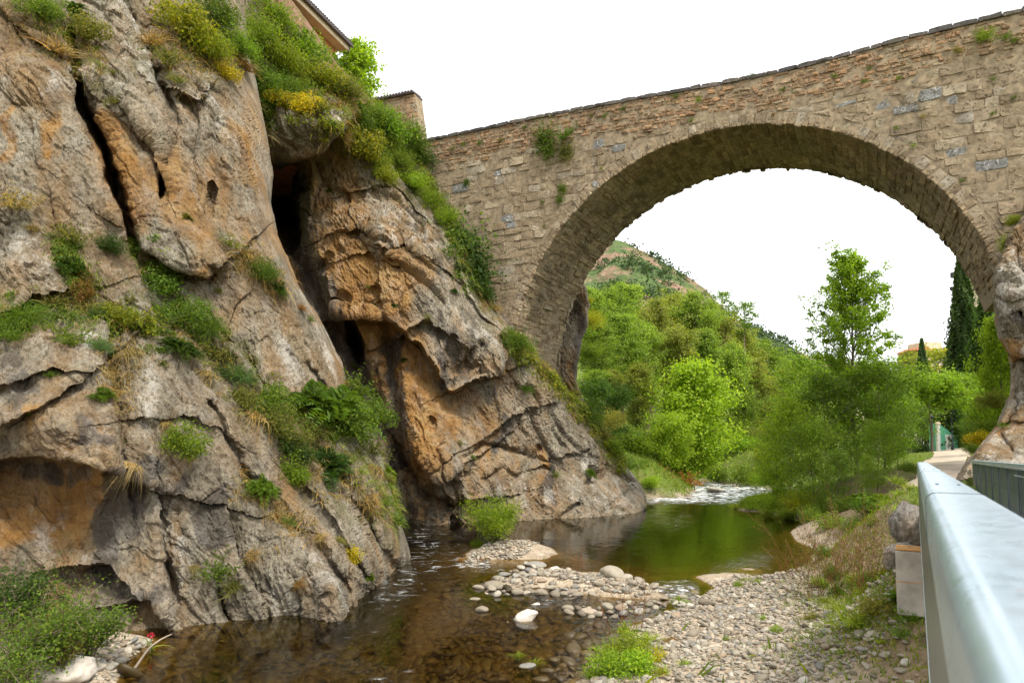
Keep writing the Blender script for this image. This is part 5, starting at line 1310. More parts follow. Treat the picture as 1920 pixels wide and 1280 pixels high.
def cover(name, cl, lines, n, rr, leaf, col, seed):
    rng = np.random.default_rng(seed); C, N, L = [], [], []
    for _ in range(n):
        poly, w = lines[rng.integers(len(lines))]; k = rng.integers(len(poly) - 1); t = rng.random(); a, b = poly[k], poly[k + 1]
        p, nn = cl.surf(a[0] + (b[0] - a[0]) * t + rng.normal(0, w * .5), a[1] + (b[1] - a[1]) * t + rng.normal(0, w * .5)); nn = nn / np.linalg.norm(nn)
        r = rng.uniform(*rr) * p[1] / F_PX; m = int(rng.uniform(40, 90)); d = sph(rng, m) * (rng.random(m) ** .4)[:, None] * r * [1, 1, .8]
        d -= np.minimum(d @ nn + r * .2, 0)[:, None] * nn
        C.append(p + d); N.append(d / r + nn * .5 + rng.normal(size=(m, 3)) * .7 + [0, 0, .4]); L.append(np.full(m, leaf * p[1] / F_PX) * rng.uniform(.6, 1.3, m))
    V, F, R = leaves_np(np.concatenate(C), np.concatenate(N), np.concatenate(L), rng)
    o = link(name, mesh_np(name, V, F, M_LEAF, {'rnd': R}, smooth=False), kind='stuff'); o.color = (*G[col], 1)
NB = [([(255,470),(300,540),(345,600),(420,690),(500,770)],34), ([(540,790),(640,770),(700,800)],46), ([(0,600),(60,590),(130,590),(220,600)],30), ([(110,450),(150,540)],22), ([(200,600),(270,610),(340,640)],30)]
cover('leafy_ground_cover', NEAR, NB, 150, (9, 20), 6.5, 'green', 76)
cover('leafy_ground_cover', NEAR, NB + [([(330,40),(400,80),(450,110)],40)], 90, (8, 17), 6.0, 'olive', 77)
cover('leafy_ground_cover', FAR, [([(450,30),(520,90),(600,160),(690,230),(780,310)],60), ([(790,330),(850,440),(900,540)],16), ([(480,110),(500,220)],22)], 260, (10, 22), 6.5, 'green', 78)
cover('leafy_ground_cover', FAR, [([(480,90),(560,170),(660,240),(740,290)],50), ([(960,640),(1040,720),(1120,800),(1170,870)],14)], 150, (10, 22), 6.5, 'yg', 79)
cover('leafy_ground_cover', FAR, [([(860,450),(890,520),(905,570)],14)], 40, (10, 18), 7.0, 'dark', 80)

# weeds in the bridge wall
wl_ = [(1022,262,34,'ivy','green'),(1060,258,34,'sprig','green'),(1062,285,26,'ivy','olive'),(1030,285,22,'ivy','green'),(1845,72,24,'fine','grass'),(1885,72,16,'sprig','green'),(1900,78,14,'sprig','green'),(1795,98,14,'sprig','olive'),(1055,355,13,'ivy','green'),(1050,375,10,'ivy','green'),(1268,183,11,'sprig','green'),(1310,190,13,'sprig','bright'),(1297,228,9,'sprig','bright'),(1410,142,9,'sprig','green'),(1565,145,9,'sprig','green'),(1620,155,9,'sprig','green'),(1685,148,9,'sprig','bright'),(1468,170,9,'sprig','green'),(1170,205,10,'sprig','green'),(1135,218,10,'sprig','green'),(1110,218,9,'sprig','olive'),(1018,380,9,'sprig','green'),(985,210+30,10,'sprig','green'),(940,265,12,'sprig','olive'),(900,270,14,'sprig','green'),(870,272,12,'sprig','green'),(850,280,12,'sprig','olive'),(875,343,10,'ivy','green'),(1128,317,8,'sprig','yg'),(1712,275,8,'sprig','bright'),(1680,242,7,'sprig','bright'),(1900,185,8,'sprig','green'),(1805,340,8,'sprig','green'),(1450,215,8,'tuft','rust'),(1730,220,10,'tuft','dry'),(1443,196,10,'tuft','rust'),(1860,215,8,'sprig','green'),(1630,130,8,'sprig','green'),(1020,425,8,'sprig','green'),(1862,150,8,'sprig','green')]
for k, (px, py, rp, kd, cl_) in enumerate(wl_):
    s_, z_ = b_at(px, py); p = bpt(np.array(s_), np.array(z_), np.array(0.03)); r = rp * 33 / F_PX
    lab = {0: 'leafy green creeper hanging from the bridge parapet, left clump', 1: 'leafy shoots hanging from the bridge parapet, right clump', 2: 'olive creeper below the right hanging clump', 3: 'green creeper below the left hanging clump', 4: 'round bright bush rooted high in the bridge wall near its right end', 5: 'small weed right of the round bush in the bridge wall', 6: 'trailing weed at the far right of the bridge wall'}.get(k)
    o = plant(kd, p, r, cl_, lab or 'small weed rooted in a joint of the bridge wall', None if lab else 'small weeds in the joints of the bridge wall', name='wall_plant', cat='plant', lean=BO * 1.2 if kd != 'ivy' else None)
    if kd == 'ivy': o.rotation_euler = (0, 0, -BYAW)

# ------------------------------------------------------------------ trees
def tree_meshes(seed, H, R, h0=0.25, nb=26, leaf=0.3, nleaf=9000, up=0.5, prof=None, trunk_r=None, clump=0.5, lean=0.0, sub=4):
    """tapered trunk with limbs -> one mesh; leaves in clumps along the limbs -> another"""
    rng = np.random.default_rng(seed); tr = MB(); prof = prof or (lambda t: math.sin(math.pi * min(1, (t * 0.85 + 0.12))) ** 0.8)
    tr_r = trunk_r or H * 0.018
    zs = np.linspace(-0.5, H * 0.97, 14); wob = np.cumsum(rng.normal(0, H * 0.006, (14, 2)), 0); wob[:2] = 0
    tp = np.c_[wob[:, 0] + lean * (zs / H) ** 2 * H, wob[:, 1], zs]
    tr.tube(tp, np.maximum(tr_r * (1 - zs / H * 0.93) * (1 + 0.5 * np.exp(-np.maximum(zs, 0) / (H * 0.03))), 0.012), 8)
    C, W = [], []
    az = rng.uniform(0, 6.28)
    for b in range(nb):
        t = h0 + (1 - h0) * (b + rng.random()) / nb; az += 2.4 + rng.normal(0, 0.4)
        L = max(R * prof((t - h0) / (1 - h0)) * rng.uniform(0.75, 1.15), 0.12 * R)
        o = np.array([np.interp(t * H, zs, tp[:, c]) for c in range(3)]); d = np.array([math.cos(az), math.sin(az), up * rng.uniform(.6, 1.4)]); d /= np.linalg.norm(d)
        n = 6; tt = np.linspace(0, 1, n); bend = rng.normal(0, 0.10, 3) * L
        pts = o + d * (L * tt)[:, None] + (np.array([0, 0, 0.18 * L * up]) + bend) * (tt ** 2)[:, None]
        tr.tube(pts, np.maximum(tr_r * 0.35 * (1 - t * 0.6) * (1 - tt * 0.85), 0.01), 5, False)
        for q in range(sub + 1):
            if q == 0: sp, dl = pts, L
            else:
                k = rng.uniform(0.3, 0.9); a0 = o + d * L * k + (np.array([0, 0, 0.18 * L * up]) + bend) * k * k; dv = d + sph(rng, 1)[0] * 0.9; dv[2] += 0.2; dl = L * rng.uniform(.3, .5)
                sp = a0 + dv * (dl * np.linspace(0, 1, 4))[:, None]
                tr.tube(sp, np.maximum(tr_r * 0.13 * (1 - np.linspace(0, 1, 4) * .8), 0.007), 4, False)
            m = max(2, int(3 + dl / R * 6)); ks = rng.uniform(0.35 if q == 0 else 0.2, 1.05, m)
            for kk in ks:
                C.append(np.array([np.interp(kk, np.linspace(0, 1, len(sp)), sp[:, c]) for c in range(3)])); W.append(dl)
    C = np.array(C); n = nleaf; k = rng.integers(0, len(C), n)
    cs = clump * rng.uniform(0.6, 1.3, len(C))
    off = rng.normal(size=(n, 3)) * cs[k][:, None] * np.array([1, 1, 0.65])
    L_ = C[k] + off
    N = off / (np.linalg.norm(off, axis=1)[:, None] + 1e-6) * 0.6 + rng.normal(size=(n, 3)) * 0.6 + np.array([0, 0, 0.8])
    V, F, R_ = leaves_np(L_, N, leaf * rng.uniform(.6, 1.35, n), rng, 0.6)
    cl = rng.random(len(C)); R_ = np.clip(R_ * 0.6 + 0.4 * np.repeat(cl[k], 4), 0, 1)
    return tr.mesh('trunk', M_BARK, True), mesh_np('crown', V, F, M_LEAF, {'rnd': R_}, smooth=False)

def tree(name, meshes, loc, sc, rz, col, label, cat='tree', group=None, scz=None):
    e = empty(name, loc, label, cat, group); e.rotation_euler = (0, 0, rz); e.scale = (sc, sc, scz or sc)
    t_ = link('trunk', meshes[0], e); c_ = link('crown', meshes[1], e)
    c = np.array(G[col] if isinstance(col, str) else col) * prng.uniform(.9, 1.12) * GAIN
    c_.color = (*[float(v) for v in c], 1); return e

# the wood on the left bank, seen through the arch: spring leaves, paler than the cliff scrub
GAIN = 1.28
WOOD = [tree_meshes(100 + i, 12, 2.9, 0.22, 36, 0.21, 14000, 1.15, clump=0.33, sub=3, prof=lambda t: (0.35 + 1.1 * min(t * 2.0, 1)) * (1 - t) ** 0.55) for i in range(5)]
WOODC = [(0.17, 0.24, 0.04), (0.19, 0.265, 0.045), (0.21, 0.235, 0.05), (0.15, 0.22, 0.035), (0.20, 0.22, 0.05)]
wood = [(1105,515,70,4),(1140,520,76,6),(1180,505,84,8),(1225,540,80,7),(1265,522,90,8),(1300,518,86,9),(1340,555,92,8),(1385,592,100,8),(1430,618,106,7),(1470,655,112,6),(1500,672,118,6),
        (1120,600,62,3),(1165,580,66,4),(1210,600,70,5),(1260,610,72,5),(1320,610,78,6),(1370,640,84,6),(1420,670,88,5),(1465,690,92,5),
        (1110,690,58,2.5),(1150,690,60,2.5),(1195,680,64,3),(1345,700,76,3.5),(1395,720,82,3.5),(1440,740,90,3.5),(1480,740,96,4),(1520,690,120,6)]
for k, (px, py, Y, zb_) in enumerate(wood):
    top = at(px, py, Y); z0 = gz(top[0], top[1]); z0 = min(z0, top[2] - 5); h = (top[2] - z0) * (.86 if k < 11 else .93)
    sc = h / 12.0
    tree('tree', WOOD[k % 5], (top[0], top[1], z0), min(sc * 0.8 + 0.25, 1.35), prng.uniform(0, 6.28), WOODC[(k * 3 + k // 5) % 5], 'light green leafy tree in the wood beyond the arch', 'tree', 'trees in the wood beyond the arch', scz=sc)
SPARSE = tree_meshes(131, 9, 2.2, 0.45, 12, 0.34, 900, 0.7, clump=0.35)
for px, py, Y, h, lab in [(1395,568,98,9,'thin lone tree standing out against the sky right of the wood'), (1352,548,97,8,'slim tree top against the sky at the wood edge')]:
    p = at(px, py, Y); tree('tree', SPARSE, (p[0], p[1], p[2] - h), h / 9, 1.0, 'green', lab)
# the two fresh green trees by the water
BT = tree_meshes(140, 10, 3.1, 0.12, 34, 0.27, 15000, 0.55, clump=0.55, prof=lambda t: (1 - t) ** 0.45 * (0.55 + 0.9 * min(t * 2.2, 1)) * 0.85)
BT2 = tree_meshes(141, 7, 2.9, 0.10, 30, 0.25, 12000, 0.45, clump=0.5)
p = at(1302, 895, 62.0); tp_ = at(1302, 682, 62.0)
tree('tree', BT, (p[0], p[1], gz(p[0], p[1]) - .2), (tp_[2] - gz(p[0], p[1])) / 10.2, .4, 'lime', 'tall fresh lime green tree standing by the rapids')
p = at(1258, 905, 57.0); tp_ = at(1258, 775, 57.0)
tree('tree', BT2, (p[0], p[1], gz(p[0], p[1]) - .2), (tp_[2] - gz(p[0], p[1])) / 7.2, 1.4, 'lime', 'lower fresh green tree in front of the tall lime green one')
for px, py, r, Y, kd, cl_, lab in [(1222,895,26,50,'shrub','lime','small lime shrub at the water edge beside the rock tip'), (1175,860,40,50,'fine','green','low green bushes behind the rock tip'), (1165,900,30,48,'fine','bright','green bush at the foot of the rock tip'), (1240,880,34,55,'sprig','rust','brownish bush under the lower green tree'), (1285,893,34,58,'sprig','rust','brown twiggy bush between the two lime trees'), (1345,885,34,64,'fine','green','dark green bush right of the tall lime tree'),
                                   (1420,805,42,75,'fine','olive','pale olive bush behind the rapids'), (1440,845,34,72,'fine','green','green bush at the far bend of the river'), (1390,868,22,74,'tuft','grass','grassy bank at the far bend of the river'), (1465,800,46,78,'fine','bright','leafy bush beyond the river bend'), (1140,780,40,52,'fine','olive','olive bush on the slope behind the arch leg'), (1130,830,36,50,'tuft','grass','long grass on the slope behind the arch leg'), (1160,800,40,58,'fine','dark','dark bush at the foot of the wood'), (1205,820,44,62,'fine','dark','shaded bush under the wood left of the lime trees'), (1380,800,50,80,'fine','green','green bush mass behind the lime tree'), (1410,760,50,90,'shrub','green','green bush high behind the river bend')]:
    p = at(px, py, Y); plant(kd, (p[0], p[1], p[2] - r * Y / F_PX * .5), r * Y / F_PX * 1.1, cl_, lab)

# the poplar and the thicket round it on the right bank
POP = tree_meshes(150, 14, 4.6, 0.16, 66, 0.18, 26000, 1.35, prof=lambda t: (0.10 + 0.9 * (1 - t) ** 0.7) * (0.55 + 0.45 * min(t * 3, 1)), trunk_r=0.16, clump=0.19, lean=0.012, sub=3)
p = at(1607, 890, 42.0); tp_ = at(1628, 486, 42.0); z0 = gz(p[0], p[1])
tree('poplar', POP, (p[0], p[1], z0 - .2), (tp_[2] - z0) / 14.0, 2.2, (0.18, 0.275, 0.022), 'tall slender poplar rising from the thicket on the right bank')
TH = [tree_meshes(160 + i, 6, 2.4, 0.08, 28, 0.16, 6200, 0.6, clump=0.34, trunk_r=0.06) for i in range(3)]
for px, pyt, pyb, Y, cl_, wd, lab in [(1545,715,905,40,'green',1.0,'leafy green tree left of the poplar trunk'), (1650,690,900,40,'green',1.0,'leafy green tree right of the poplar trunk'), (1575,790,930,46,'green',1.0,'dense bushy tree at the poplar foot'), (1480,760,945,39,'lime',.9,'yellow green willow at the left end of the thicket'),
        (1520,800,960,36,'bright',.9,'green bush tree in the left of the thicket'), (1640,800,950,34,'bright',.95,'bright leafy bush tree in the right of the thicket'), (1510,680,860,50,'bright',1.0,'light tree behind the left of the thicket'), (1600,690,850,55,'bright',1.0,'leafy tree behind the poplar'), (1680,740,880,48,'green',.85,'small green tree left of the path'), (1455,800,940,42,'lime',.7,'yellowish willow shoots at the river edge of the thicket'), (1570,850,985,33,'green',.8,'green bush low in the thicket near the water'), (1660,690,850,60,'bright',1.0,'leafy tree before the pink villa'),(1625,860,990,31,'bright',.7,'leafy bush at the near right end of the thicket')]:
    t_ = at(px, pyt, Y); b_ = at(px, pyb, Y); z0 = max(gz(t_[0], t_[1]) - .15, b_[2] - .5); h = t_[2] - z0; k = _pi = _pi + 1
    tree('bush_tree', TH[k % 3], (t_[0], t_[1], z0), h / 6 * wd, prng.uniform(0, 6.28), cl_, lab, scz=h / 6)
for px, py, rp, Y, kd, cl_, lab in [(1500,930,40,36,'feather','yg','feathery yellow green clump at the thicket edge'), (1540,950,40,34,'fine','green','green clump overhanging the dark pool'), (1610,960,36,31,'fern','bright','bright leafy clump near the bank'), (1580,975,30,31,'shrub','green','leafy clump above the red twigs'), (1655,940,36,27,'fern','bright','light green leaves left of the boulder'), (1690,915,26,22,'tuft','grass','grass on the bank above the boulder'), (1665,1000,24,20,'tuft','grass','grass left of the boulder pair'), (1615,935,30,31,'hang','straw','dry straw clump in the thicket'), (1460,905,34,42,'tuft','lime','tall grass at the end of the grassy spit'), (1410,942,26,41,'tuft','lime','bright grass clump on the spit in the river'), (1440,948,26,40,'tuft','lime','bright grass clump in the middle of the spit'), (1380,945,18,42,'tuft','lime','bright grass at the tip of the spit'), (1465,955,22,38,'tuft','grass','grass where the spit meets the thicket'), (1425,935,22,42,'fine','lime','low lime plant on the spit'), (1400,938,16,42,'fine','lime','low lime cushion at the spit tip'), (1450,940,22,40,'fine','lime','lime cushion at the root of the spit'), (1440,955,16,38,'fine','grass','green cushion at the spit edge'), (1480,960,20,37,'shrub','green','green plant at the pool edge')]:
    p = at(px, py, Y); plant(kd, (p[0], p[1], max(p[2] - rp * Y / F_PX * .6, gz(p[0], p[1]) - .05, 0.02)), rp * Y / F_PX * 1.3, cl_, lab)

for px, py, rp, Y, kd, cl_, lab in [(1520,985,34,33,'fine','green','leafy green clump at the pool corner'), (1560,1000,32,29,'shrub','bright','bright leafy clump at the pool corner'), (1600,1000,34,27,'fine','green','green clump above the flat slabs'), (1640,975,40,27,'shrub','green','leafy shrub left of the rail boulder'), (1635,1010,28,24,'fern','bright','ferny plant above the slabs'), (1690,945,26,17,'tuft','grass','grass on top of the rail boulder'), (1660,955,30,24,'sprig','bright','twiggy green plant beside the rail boulder'), (1590,1020,24,26,'tuft','olive','olive grass beside the flat slabs'), (1660,1065,24,17,'tuft','grass','grass at the foot of the lower boulder'), (1640,1040,26,19,'sprig','olive','olive weed left of the lower boulder'), (1705,905,20,19,'tuft','grass','grass beside the rail end'), (1680,890,26,26,'tuft','grass','long grass at the bank top'), (1700,870,22,30,'fine','green','green plant at the left edge of the path'), (1420,880,34,62,'fine','green','green bush at the left end of the rapids bend'), (1395,862,34,70,'shrub','bright','bright bush on the far bank of the bend'), (1440,862,40,66,'fine','yg','yellow green bush on the far bank of the bend'), (1350,868,34,72,'fine','green','green bush on the far gravel edge'), (1310,872,30,70,'tuft','grass','grass on the far gravel edge'), (1200,870,40,56,'fine','bright','bright undergrowth at the left river bank'), (1180,840,40,56,'shrub','green','green undergrowth at the foot of the wood'), (1105,590,30,50,'fine','yg','yellow green bush behind the arch leg'), (1110,650,34,50,'fine','green','green bush behind the lower arch leg'), (1120,720,36,50,'shrub','dark','dark bush behind the lower arch leg'), (1150,740,44,56,'fine','dark','dark undergrowth behind the shoulder of rock'), (1395,885,30,60,'shrub','green','leafy bush on the spit of land by the rapids bend'), (1430,893,26,56,'fine','bright','bright low bush at the right of the rapids'), (1375,845,44,74,'fine','dark','dark bush under the trees of the far bend'), (1260,850,40,64,'fine','dark','dark bush behind the lime trees'), (1220,850,36,60,'shrub','green','green bush left of the lime trees'), (1410,835,50,84,'fine','green','big green bush at the end of the river reach'), (1350,840,50,80,'shrub','green','leafy bush behind the foot of the tall lime tree'), (1455,885,34,52,'shrub','bright','bright bush at the left foot of the thicket'), (1100,800,26,47,'tuft','grass','grass at the foot of the old masonry'), (1100,560,18,46.5,'fine','yg','yellowish bush on top of the old masonry behind the leg')]:
    p = at(px, py, Y); plant(kd, (p[0], p[1], max(p[2] - rp * Y / F_PX * .6, gz(p[0], p[1]) - .1, 0.02)), rp * Y / F_PX * 1.3, cl_, lab)

# conifers and leafy trees on the right
def conifer(seed, H, R, n, col_leaf=0.3, lay=70, tip=0.06):
    rng = np.random.default_rng(seed); tr = MB(); tr.tube([(0, 0, -.5), (0, 0, H * .5), (0, 0, H * .95)], [H * .02, H * .012, .02], 8)
    t = rng.random(n) ** 0.75; a = rng.uniform(0, 6.28, n); lob = 1 + 0.22 * np.sin(a * 5 + t * 25) + 0.12 * rng.normal(size=n)
    r = R * (tip + (1 - t) ** 1.05 * 1.05) * np.clip(t * 9 + .4, 0, 1) * lob * rng.random(n) ** 0.28
    C = np.stack([r * np.cos(a), r * np.sin(a), t * H - r * 0.25], 1)
    N = np.stack([np.cos(a), np.sin(a), np.full(n, .7)], 1) + rng.normal(size=(n, 3)) * .5; U = np.stack([np.cos(a) * .6, np.sin(a) * .6, np.full(n, .8)], 1) + rng.normal(size=(n, 3)) * .3
    V, F, R_ = leaves_np(C, N, col_leaf * rng.uniform(.6, 1.4, n), rng, 0.35, U)
    return tr.mesh('trunk', M_BARK, True), mesh_np('crown', V, F, M_LEAF, {'rnd': R_ * .55}, smooth=False)
CY = conifer(170, 16, 2.0, 16000, 0.38); CY2 = conifer(171, 10, 1.8, 9000, 0.32)
CEDAR = conifer(172, 14, 3.0, 13000, 0.45, tip=.02)
for px, pyt, pyb, Y, ms, H, wd, cl_, nm, lab in [(1801,466,800,84,CY,16,1.05,(0.06,0.095,0.028),'cypress','tall narrow dark cypress behind the arch on the right'), (1818,572,800,82,CEDAR,14,.9,(0.055,0.10,0.025),'conifer','broad dark conifer leaning against the tall cypress'), (1850,525,790,76,CY2,10,1.15,(0.075,0.13,0.03),'conifer','bushy conifer close to the arch foot'), (1728,635,760,85,CY2,10,.75,(0.07,0.12,0.04),'conifer','small cone shaped conifer before the pink villa')]:
    t_ = at(px, pyt, Y); z0 = min(gz(t_[0], t_[1]), at(px, pyb, Y)[2]); h = t_[2] - z0
    tree(nm, ms, (t_[0], t_[1], z0), h / H * wd, prng.uniform(0, 6), cl_, lab, scz=h / H)
SPR = tree_meshes(180, 6.5, 3.8, 0.62, 24, 0.28, 10000, 0.22, clump=0.36, trunk_r=.13, prof=lambda t: 1 - 0.5 * t)
LEAFY = tree_meshes(181, 9, 2.6, 0.10, 32, 0.27, 12000, 0.6, clump=0.42)
for px, pyt, pyb, Y, ms, H, wd, cl_, lab in [(1742,716,834,62,SPR,6.5,1.0,'bright','spreading tree whose canopy hangs over the path before the kiosk'), (1818,716,834,66,SPR,6.5,.9,'bright','second spreading tree right of the kiosk'), (1872,606,850,36,LEAFY,9,.5,'lime','fresh green leafy tree beside the rock under the arch'), (1848,735,850,46,LEAFY,9,.7,'bright','leafy tree below the dark conifer'),
        (1700,745,850,76,TH[0],6,1.3,'green','green tree at the far end of the path'), (1704,668,830,100,WOOD[1],12,.9,'olive','olive tree beside the pink villa'), (1768,668,820,95,TH[1],6,1.5,'yg','yellowish bush tree below the villa'), (1640,740,840,90,WOOD[2],12,.9,'green','green tree far behind the poplar'), (1826,775,860,50,TH[2],6,.8,'green','dark leafy bush right of the lamp post')]:
    t_ = at(px, pyt, Y); z0 = min(gz(t_[0], t_[1]), at(px, pyb, Y)[2] + .3); h = t_[2] - z0
    tree('tree', ms, (t_[0], t_[1], z0), h / H * wd, prng.uniform(0, 6), cl_, lab, scz=h / H)
for px, py, rp, Y, kd, cl_, lab in [(1850,790,40,34,'fine','green','green bush on the bank beside the arch foot rock'), (1835,815,30,32,'shrub','yellow','bush with small yellow flowers right of the path'), (1865,745,40,34,'fine','olive','olive bush against the arch foot rock'), (1825,835,26,31,'fine','green','low green bush beside the path bend'), (1845,765,40,38,'shrub','green','leafy bush under the fresh green tree'), (1822,800,24,44,'fine','dark','dark bush between the kiosk and the bank')]:
    p = at(px, py, Y); plant(kd, (p[0], p[1], p[2] - rp * Y / F_PX * .5), rp * Y / F_PX * 1.15, cl_, lab)
# tree by the house at the top left
SM = tree_meshes(190, 8, 1.7, 0.2, 26, 0.34, 5200, 0.7, clump=0.38, prof=lambda t: .5 + .6 * math.sin(math.pi * t))
p = at(672, 200, 48.0); tp_ = at(678, 88, 48.0)
tree('tree', SM, (p[0], p[1], p[2] - 3.4), (tp_[2] - p[2] + 3.4) / 8.4, .7, 'lime', 'young leafy tree between the house eave and the stone building', scz=None)

# scrub on the far hill, past counting
hr = np.random.default_rng(88); pts = []
for _ in range(1500):
    i_, j_ = hr.integers(10, 120), hr.integers(30, 215); q = HV[i_, j_]
    if perlin(q[None] * 0.03)[0] > -0.05 or hr.random() < .12: pts.append(q + hr.normal(0, .8, 3))
pts = np.array(pts); m_ = 22; C = np.repeat(pts, m_, 0) + hr.normal(size=(len(pts) * m_, 3)) * [1.3, 1.3, .9] + [0, 0, .9]
V, F, R_ = leaves_np(C, hr.normal(size=C.shape) + [0, -.5, .8], 1.0 * hr.uniform(.6, 1.4, len(C)), hr, .8)
o = link('hillside_scrub', mesh_np('hillside_scrub', V, F, M_LEAF, {'rnd': R_ * .6}, smooth=False), kind='stuff'); o.color = (0.06, 0.10, 0.04, 1)
for k, (px, py) in enumerate([(1222, 470), (1236, 478)]):
    p = at(px, py + 8, 316); plant('shrub', p, 2.2, 'dark', ['lone bush on the skyline of the red hill', 'second bush on the skyline of the red hill'][k])

# ------------------------------------------------------------------ grass on the banks (stuff)
def bank_grass(name, pts, n, hh, col, seed, spread):
    rng = np.random.default_rng(seed); W = np.array([on_ground(a, b, 1.0 if b > 900 else 2.9) for a, b in pts])
    k = rng.integers(0, len(W), n); P = W[k] + rng.normal(size=(n, 3)) * [spread, spread * 1.4, 0]
    P[:, 2] = terrain(P[:, 0], P[:, 1]) - .01
    keep = P[:, 2] > 0.03
    d_ = np.min(np.hypot(P[:, None, 0] - px_[None], P[:, None, 1] - py_[None]) - pw_[None] * .5, 1); keep &= d_ > 0.05
    P = P[keep]; dv = rng.normal(size=(len(P), 3)) * .45 + [0, 0, 1.0]
    V, F, R_ = blades_np(P, dv, rng.uniform(*hh, len(P)), hh[1] * .07, rng, .7, 2)
    o = link(name, mesh_np(name, V, F, M_LEAF, {'rnd': R_}, smooth=False), kind='stuff'); o.color = (*G[col], 1)
bank_grass('bank_grass', [(1700,870),(1690,850),(1720,856),(1735,850),(1700,840),(1800,868),(1820,850),(1800,858),(1710,890),(1780,880),(1700,905),(1695,925),(1760,838),(1720,838)], 9000, (.12, .34), 'grass', 201, 1.6)
bank_grass('bank_grass', [(1640,1010),(1660,1040),(1620,1130),(1600,1170),(1650,1120),(1690,1150),(1600,1060),(1560,1130),(1640,1180),(1680,960),(1670,1000),(1650,980),(1690,940),(1620,1010),(1690,1100),(1580,1110),(1600,1140),(1640,1100),(1670,1140),(1700,1130)], 8000, (.12, .36), 'grass', 202, .7)
bank_grass('bank_grass', [(1375,946),(1395,944),(1410,938),(1430,942),(1450,945),(1470,955),(1440,930),(1425,950)], 9000, (.22, .5), 'lime', 203, 1.0)
bank_grass('bank_grass', [(1180,885),(1240,885),(1290,880),(1380,872),(1150,870),(1220,890),(1260,885),(1330,878),(1410,868),(1430,868),(1390,862),(1350,870)], 9000, (.35, .9), 'grass', 204, 3.0)

# ------------------------------------------------------------------ stones
def stone_mesh(seed, sub=3, ang=0.0):
    bm = bmesh.new(); bmesh.ops.create_icosphere(bm, subdivisions=sub, radius=0.5)
    V = np.array([v.co[:] for v in bm.verts]); F = np.array([[v.index for v in f.verts] for f in bm.faces]); bm.free()
    rng = np.random.default_rng(seed)
    for _ in range(4 + int(ang * 12)):                        # flats where it broke or wore
        n = sph(rng, 1)[0]; h = rng.uniform(.30, .44); d = V @ n
        V = V - np.clip(d - h, 0, None)[:, None] * n * (0.75 if ang == 0 else 0.97)
    d = 0.16 * perlin(V * 1.6 + seed) + 0.05 * perlin(V * 4.2 + seed) + (0.06 * perlin(V * 9 + seed) if ang else 0)
    V = V * (1 + d)[:, None]
    V = V / (V.max(0) - V.min(0)) * np.array([1.0, rng.uniform(.65, .85), rng.uniform(.45, .65)])
    return V, F
def pebble_mat(name, dry=True):
    t = NT(name); c = t.coord(); oi = t.n('ObjectInfo')
    r = t.math('FRACT', t.math('ADD', t.attr('rnd'), oi.outputs['Random']))
    base = t.ramp(r, [(0.0, (0.14, 0.115, 0.082)), (0.2, (0.31, 0.275, 0.21)), (0.4, (0.21, 0.175, 0.125)), (0.6, (0.38, 0.345, 0.275)), (0.8, (0.17, 0.165, 0.15)), (0.92, (0.29, 0.215, 0.145)), (1.0, (0.46, 0.43, 0.36))])
    n = t.noise(c, 6.0, 7, .65); n2 = t.noise(c, 28, 5, .6)
    col = t.mix(t.ramp(n, [(.35, .5), (.6, 0)]), base, t.mix(1.0, base, (.6, .55, .5), 'MULTIPLY'))
    col = t.mix(t.ramp(n2, [(.55, 0), (.7, .4)]), col, t.mix(1.0, base, (1.45, 1.45, 1.4), 'MULTIPLY'))
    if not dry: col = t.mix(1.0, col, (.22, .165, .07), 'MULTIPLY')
    return t.done(t.pbsdf(col, .8 if dry else .4, t.bump(t.math('ADD', n, t.math('MULTIPLY', n2, .4)), .5, .03), spec=.3))
M_PEB = pebble_mat('river_pebble'); M_BED = pebble_mat('wet_pebble', False)
PALE = simple_mat('pale_limestone', (.50, .45, .38), .85, var=.25, scale=2.5, bump=.9)
GREYB = rock_mat('grey_boulder', (.17, .15, .13), (.40, .37, .32))
SV = [stone_mesh(300 + i, 3) for i in range(8)]
SM_ = [mesh_np('stone', v, f, M_PEB, {'rnd': np.zeros(len(v))}, True) for v, f in SV]
SA = [mesh_np('stone', *stone_mesh(320 + i, 4, 1.0), PALE, None, True) for i in range(4)]
SG = [mesh_np('boulder', *stone_mesh(330 + i, 5, .2), GREYB, None, True) for i in range(3)]
srng = np.random.default_rng(55)
def rstone(me, p, size, label, group=None, rot=None, flat=1.0, name='river_stone', sink=.12, cat='stone'):
    o = link(name, me, None, (p[0], p[1], p[2] + size * (.28 - sink) * flat), label, cat, group)
    o.scale = (size * srng.uniform(.9, 1.12), size * srng.uniform(.9, 1.12), size * srng.uniform(.85, 1.1) * flat)
    o.rotation_euler = rot if rot is not None else (srng.normal(0, .18), srng.normal(0, .18), srng.uniform(0, 6.28)); return o
